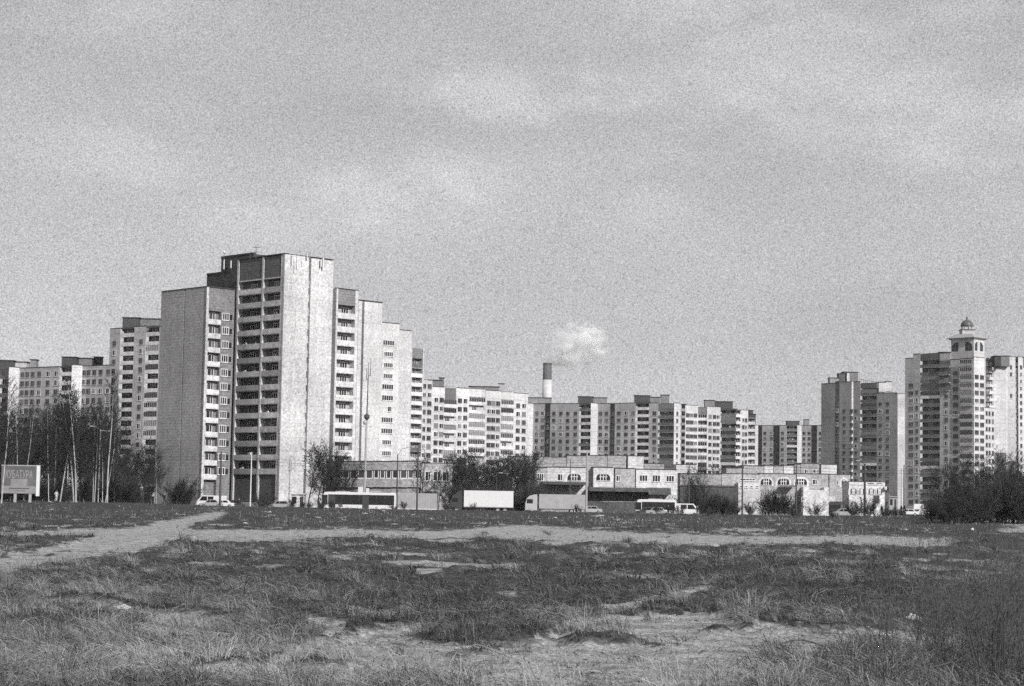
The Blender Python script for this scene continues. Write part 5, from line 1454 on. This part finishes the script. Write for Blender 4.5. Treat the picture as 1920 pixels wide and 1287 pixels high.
# birches: photo column of the base, of the top, height of the visible white stem top
birch_v = [tree_proto('birch_tree', '', 'tree', 15.5, .115, PB, 101 + k, BIRCH, TWIG, 3, 0.03) for k in range(3)]
thin_v = [tree_proto('birch_tree', '', 'tree', 13.5, .08, PB, 131 + k, BIRCH, TWIG, 3, 0.03) for k in range(2)]
dark_v = [tree_proto('bare_tree', '', 'tree', 11.5, .16, PT, 151 + k, BARK, TWIG, 3, 0.06) for k in range(4)]
shrub_v = [tree_proto('bare_shrub', '', 'shrub', 4.6, .045, PS, 171 + k, BARK, (TWIG, TWIGP, TWIG, TWIGP)[k], 3, 0.1, 11, .75) for k in range(4)]
used = set()
def plant(proto, label, px, D, scale=1.0, rz=None, group=None, tilt=0.0, zoff=0.0):
    q = at(px, 950, D); z = (gz(q.x, D) if D < 330 else 0.0) + zoff
    rz = rnd.random() * 6.28 if rz is None else rz
    if proto.name not in used:
        used.add(proto.name); o = proto
        o.location = (q.x, D, z); o.rotation_euler = (0, tilt, 0); o.rotation_euler.z = 0 if tilt else rz
        o.scale = (scale,) * 3 if not isinstance(scale, tuple) else scale
        o['label'] = label
        if group: o['group'] = group
    else:
        o = place_copy(proto, label, (q.x, D, z), rz, scale, group)
        if tilt: o.rotation_euler = (0, tilt, 0)
    return o
G = 'birches in the wood'
bl = [(2, 262, 1.05, -.02, 'white birch cut by the picture edge beside the billboard'),
      (30, 300, .95, .05, 'thin birch rising over the middle of the billboard'),
      (44, 304, .9, .06, 'thin leaning birch rising over the billboard corner'),
      (91, 286, 1.0, -.045, 'white birch leaning left, next right of the billboard'),
      (101, 300, .85, .02, 'short greyish birch beside the small white figure'),
      (112, 284, .95, .05, 'white birch leaning right, just right of the white figure'),
      (138, 285, 1.0, -.055, 'left stem of the close birch pair leaning left'),
      (142, 283, 1.08, -.01, 'thick upright birch of the close pair with a low side branch'),
      (174, 290, .9, -.012, 'slim upright birch left of the double armed lamp'),
      (177, 287, 1.0, .03, 'birch leaning right below the double armed lamp'),
      (197, 296, .7, .06, 'thin birch leaning against the thick trunk'),
      (201, 280, 1.12, .005, 'thickest white birch at the edge of the wood')]
for i, (px, D, s, tl, lab) in enumerate(bl):
    plant((birch_v + thin_v)[i % 5] if px not in (142, 201) else birch_v[i % 3], lab, px, D, s, 0, G, tl)
G = 'bare trees filling the wood'
rs = random.Random(5)
for k in range(58):
    px = -30 + k * 5.6 + rs.uniform(-5, 5); D = rs.uniform(302, 372)
    f = 1.0 if px < 215 else .62
    plant(dark_v[k % 4] if k % 3 else thin_v[k % 2], 'dark bare tree in the wood behind the birches', px, D, rs.uniform(.85, 1.3) * f * (1.12 if k % 3 else 1.0), None, G)
G = 'undergrowth shrubs in the wood'
for k in range(30):
    px = -20 + k * 9.8 + rs.uniform(-4, 4)
    plant(shrub_v[k % 4], 'dark bare undergrowth shrub at the foot of the wood', px, rs.uniform(294, 330), rs.uniform(.75, 1.25), None, G)
for px, D, s, lab in ((338, 318, 1.15, 'rounded dark bare bush at the foot of the blank flank'), (352, 322, .9, 'smaller bare bush right of the rounded one by the blank flank'), (322, 320, 1.0, 'bare bush left of the rounded one by the blank flank'),
                      (487, 345, .75, 'low dark bush by the brick foot of the tallest tower'), (500, 347, .7, 'low dark bush right of its twin by the tower foot')):
    plant(shrub_v[int(px) % 4], lab, px, D, s)
plant(dark_v[0], 'spreading bare tree before the pale end wall of the tallest tower', 578, 338, .86, 1.0)
G = 'bare trees by the grey shop'
for k, (px, D, s) in enumerate(((596, 352, .8), (606, 350, .9), (618, 350, .95), (626, 356, .85), (634, 354, .85), (641, 350, .7), (650, 352, .7), (610, 345, .6))):
    plant(dark_v[k % 4], 'dark dense bare tree hiding the left end of the grey shop', px, D, s, None, G)
plant(dark_v[1], 'bare tree standing before the right end of the grey shop', 790, 347, .8, 2.2); plant(dark_v[3], 'slender bare tree before the big windows of the grey shop', 822, 346, .6, .3)
G = 'row of bare trees behind the lorries'
for k in range(26):
    px = 846 + k * 6.0; D = rs.uniform(366, 400)
    plant(dark_v[k % 4], 'dark bare tree in the dense row behind the lorries', px, D, rs.uniform(.74, .95) * (1.0 if px < 900 or px > 925 else .88), None, G)
for k in range(14): plant(shrub_v[k % 4], 'dark bare shrub below the row of trees behind the lorries', 850 + k * 11.5, rs.uniform(350, 366), rs.uniform(.95, 1.35), None, 'shrubs behind the lorries')
G = 'bare shrubs before the shops'
for px, D, s, lab in ((1228, 372, .95, 'bare bush before the plain windows of the pale shopping row'), (1248, 374, .9, 'bare bush at the right end of the pale shopping row'), (1296, 380, 1.1, 'bare tree-like bush right of the minibus'),
                      (1316, 385, 1.15, 'tall dark bush left of the grey shopping row'), (1334, 382, 1.0, 'dark bush before the dark ground floor of the grey row'), (1352, 380, .95, 'dark bush next to the left annexe'), (1370, 378, .8, 'low dark bush at the left annexe'),
                      (1437, 380, .8, 'left part bush of the big dark clump'), (1450, 378, 1.1, 'second bush of the big dark clump'), (1462, 379, 1.2, 'tallest bush of the big dark clump'), (1474, 378, 1.15, 'fourth bush of the big dark clump'), (1484, 380, .9, 'right end bush of the big dark clump'),
                      (1527, 400, .85, 'thin twiggy bush before the white annexes'), (1408, 402, .7, 'thin twiggy bush before the left white annexe')):
    plant(shrub_v[int(px) % 4], lab, px, D, s, None, G)
plant(dark_v[2], 'bare tree above the minibus behind the shops', 1300, 440, .8); plant(dark_v[0], 'bare tree between the two shopping rows', 1322, 445, .85)
plant(dark_v[1], 'bare tree behind the left part of the grey shopping row', 1345, 470, .9)
for px, D, s, lab in ((1600, 305, .55, 'low bush left of the lamp before the pavilion'), (1615, 300, .75, 'dark bush at the foot of the lamp before the pavilion'), (1628, 302, .7, 'dark bush right of the lamp before the pavilion'), (1660, 345, .6, 'bush below the pale kiosk'), (1676, 348, .55, 'small bush right below the pale kiosk')):
    plant(shrub_v[int(px) % 4], lab, px, D, s, None, 'bushes before the pavilion')
for k in range(26):
    plant(shrub_v[k % 4], 'low scrubby bush on the far rim of the field before the road', rs.uniform(430, 1720), rs.uniform(270, 305), rs.uniform(.18, .42), None, 'low scrub on the far rim of the field')
G = 'shrubs of the dense thicket'
for k in range(38):
    px = 1745 + (k % 19) * 13.2 + rs.uniform(-5, 5); D = (rs.uniform(232, 262) if k < 19 else rs.uniform(262, 300))
    f = min(1.0, .42 + (px - 1745) / 130)
    plant(shrub_v[k % 4], 'dark bare shrub of the dense thicket before the domed tower', px, D, (rs.uniform(1.0, 1.6) * f, rs.uniform(1.0, 1.6) * f, rs.uniform(.75, 1.75) * f), None, G)
for k in range(12):
    px = 1766 + k * 15; plant(dark_v[k % 4], 'bare tree in the thicket before the domed tower', px, rs.uniform(262, 300), rs.uniform(.5, .72), None, 'trees in the thicket')

# near dead stalks standing at the right, each with a few side shoots
STALK = mat('dead_stalk', 0.09, 0.8, amp=0.3, scale=4)
PW = dict(seg=[.2, .14, .1, .1], wig=[.07, .12, .2, .2], up=[.03, .05, .03, 0], nb=[9, 4, 0, 0], start=[.3, .2, .1, 0], spread=[.55, .6, .6, .5], len=[.38, .4, .5, .5], tw=.0025)
weed_v = [tree_proto('weed_stalk', '', 'weed', 1.15, .0085, PW, 301 + k, STALK, STALK, 2, .12, 4, .35) for k in range(4)]
for k in range(170):
    px = 1945 - abs(rs.gauss(0, 1)) * 150 if k < 130 else rs.uniform(60, 1800); py = rs.uniform(1010, 1290) if k < 130 else rs.uniform(1000, 1240)
    u = py - (945 + .017 * (px - 960)); D = EYE * F_PX / u; q = at(px, 950, D)
    bareq = float(bareness(np.array([q.x]), np.array([D]))[0])
    if bareq > .5 and px < 1700: continue
    o = plant(weed_v[k % 4], 'dry branching weed stalk standing in the rough grass', px, D, rs.uniform(.6, 1.25) if px > 1650 else rs.uniform(.4, .8), None, 'dry weed stalks')
for w in birch_v + thin_v + dark_v + shrub_v + weed_v:
    if w.name not in used: w.location = (0, 3000, -50)

# ================================================================== litter in the field
def litter(label, px, py, sx, sy, sz, seed, cat='litter', m=WPAINT, name='plastic_bag'):
    u = py - (945 + .017 * (px - 960)); D = EYE * F_PX / u; q = at(px, 950, D)
    r = random.Random(seed); bm = bmesh.new(); bmesh.ops.create_icosphere(bm, subdivisions=3, radius=.5)
    for v in bm.verts:
        c = v.co; k = 1 + .35 * math.sin(c.x * 9 + seed) * math.cos(c.y * 11) + .14 * math.sin(c.z * 12 + c.x * 8 + seed)
        v.co = Vector((c.x * sx * k, c.y * sy * k, max(-.1 * sz, c.z * sz * k)))
    me = bpy.data.meshes.new(name); bm.to_mesh(me); bm.free(); me.materials.append(m); me.polygons.foreach_set('use_smooth', [True] * len(me.polygons))
    o = bpy.data.objects.new(name, me); C.objects.link(o); o.location = (q.x, D, gz(q.x, D) + .02 + sz * .15); o.rotation_euler.z = r.random() * .6 - .3
    tag(o, label, cat)
litter('crumpled white bag lying in dark grass on the left of the field', 236, 1138, .24, .14, .09, 1)
litter('small white scrap standing up in the lower left grass', 129, 1252, .07, .05, .11, 2, name='paper_scrap')
litter('long pale rag draped on weeds at the right track', 1712, 1162, .2, .12, .12, 3, name='rag')
litter('flat white box scrap at the edge of the right track', 1655, 1184, .15, .09, .06, 4, name='paper_scrap')
litter('tiny white scrap by the far path near the tower', 461, 982, .3, .2, .2, 5, name='paper_scrap')
litter('tiny white scrap in the grass before the grey lorry', 1042, 972, .35, .25, .2, 6, name='paper_scrap')
litter('small white scrap at the far right of the field', 1823, 994, .25, .2, .3, 7, name='paper_scrap')
litter('pale stone by the path in the middle right of the field', 1340, 1026, .4, .3, .15, 8, 'stone', GPAINT, 'stone')
b = MB(); q = at(1545, 950, EYE * F_PX / (1213 - 955))
for k in range(8): b.tube((k * .13 - .5, .05 * math.sin(k), .06 + .05 * math.sin(k * .9)), (k * .13 - .37, .05 * math.sin(k + 1), .06 + .05 * math.sin((k + 1) * .9)), .012, .011, METALD, 5, False)
o = b.build('fallen_branch', None, (0, 0, 0), (q.x, q.y, gz(q.x, q.y))); tag(o, 'dark crooked branch lying across the right track', 'branch')

# ================================================================== people
SKIN = mat('skin', 0.35, 0.6, amp=0.0); COATD = mat('coat_dark', 0.035, 0.9, amp=.1); COATL = mat('coat_pale', 0.5, 0.9, amp=.1); TROU = mat('trousers', 0.045, 0.9, amp=.1); HAIR = mat('hair', 0.04, 0.8, amp=0)
def skin_mesh(name, verts, edges, radii, m, parent, root=0, sub=1):
    me = bpy.data.meshes.new(name); me.from_pydata(verts, edges, []); me.materials.append(m)
    o = bpy.data.objects.new(name, me); C.objects.link(o); o.parent = parent
    md = o.modifiers.new('skin', 'SKIN'); md.use_smooth_shade = True
    for i, r in enumerate(radii):
        me.skin_vertices[0].data[i].radius = (r, r) if not isinstance(r, tuple) else r
        me.skin_vertices[0].data[i].use_root = (i == root)
    s = o.modifiers.new('sub', 'SUBSURF'); s.levels = sub; s.render_levels = sub
    return o
def person(label, px, D, rz, coat=COATD, step=.28, h=1.74, group=None, trous=TROU):
    q = at(px, 950, D); zg = gz(q.x, D) if D < 330 else 0.0
    t = thing('person', label, 'person', (q.x, D, zg), rz, group); k = h / 1.75
    V = [(0, 0, .95), (0, 0, 1.15), (0, 0, 1.4), (0, 0, 1.5), (0, 0, 1.56), (.02, 0, 1.66), (0, 0, 1.75),
         (0, .19, 1.42), (-.06, .25, 1.14), (.04, .25, .9), (.07, .25, .8), (0, -.19, 1.42), (.06, -.25, 1.14), (.14, -.25, .92), (.17, -.25, .83),
         (0, .1, .9), (step * .6, .1, .5), (step * .75, .1, .09), (step * .75 + .17, .1, .04), (0, -.1, .9), (-step * .25, -.1, .5), (-step, -.1, .11), (-step + .16, -.1, .04)]
    V = [(a * k, b_ * k, c * k) for a, b_, c in V]
    E = [(0, 1), (1, 2), (2, 3), (3, 4), (4, 5), (5, 6), (2, 7), (7, 8), (8, 9), (9, 10), (2, 11), (11, 12), (12, 13), (13, 14), (0, 15), (15, 16), (16, 17), (17, 18), (0, 19), (19, 20), (20, 21), (21, 22)]
    Rr = [.13, .125, .15, .06, .06, .10, .07, .065, .045, .035, .03, .065, .045, .035, .03, .09, .06, .045, .035, .09, .06, .045, .035]
    skin_mesh('body', V, E, Rr, SKIN, t)
    idx = [0, 1, 2, 7, 8, 9, 11, 12, 13]; mp_ = {a: i for i, a in enumerate(idx)}
    Vc = [V[i] for i in idx] + [(0, 0, .72 * k)]; Ec = [(mp_[a], mp_[b_]) for a, b_ in E if a in mp_ and b_ in mp_] + [(0, len(idx))]
    Rc = [.19, .165, .185, .1, .075, .06, .1, .075, .06, .2]
    skin_mesh('coat', Vc, Ec, Rc, coat, t)
    for a in ((15, 16, 17), (19, 20, 21)):
        skin_mesh('trouser_leg', [V[i] for i in a], [(0, 1), (1, 2)], [.115, .085, .07], trous, t)
        skin_mesh('shoe', [V[a[2]], V[a[2] + 1]], [(0, 1)], [.06, .05], HAIR, t)
    skin_mesh('hair', [(-.02 * k, 0, 1.68 * k), (-.01, 0, 1.76 * k)], [(0, 1)], [.105, .07], HAIR, t)
    return t
person('person in pale clothes standing between the birches near the billboard', 105, 288, 1.2, COATL, .05, 1.7, trous=COATL)
person('person in dark clothes walking at the end of the wood', 308, 300, .2)
person('person in a dark coat standing behind the minibus', 1308, 330, 1.4, step=.1, h=1.85)
person('person in dark clothes standing before the shorter white bus', 1253, 318, .5, step=.15, h=1.8)
person('person in dark clothes walking in the grass left of the second arch pole', 1407, 300, 0)
person('person in dark clothes walking in the grass near the middle arch', 1481, 296, 2.8)
person('person in a dark coat walking before the pale kiosk', 1653, 292, .1, h=1.78)
person('person in dark clothes, left of the walking pair under the domed tower', 1690, 280, 3.0)
person('person in a dark coat, right of the walking pair under the domed tower', 1696, 282, 3.0, h=1.82)
person('person in dark clothes by the foot of the tower beside the thin pole', 448, 330, 1.0)

# ================================================================== haze
hz = bpy.data.materials.new('haze'); hz.use_nodes = True; t = hz.node_tree
for n in list(t.nodes): t.nodes.remove(n)
om = t.nodes.new('ShaderNodeOutputMaterial'); pv = t.nodes.new('ShaderNodeVolumePrincipled'); t.links.new(pv.outputs[0], om.inputs['Volume'])
pv.inputs['Color'].default_value = (0.95, 0.95, 0.96, 1); pv.inputs['Density'].default_value = HAZE_D
if HAZE_D > 0:
    b = MB(); b.box(-9600, 9600, -450, 9300, -4, 170, hz); o = b.build('haze'); tag(o, kind='stuff')
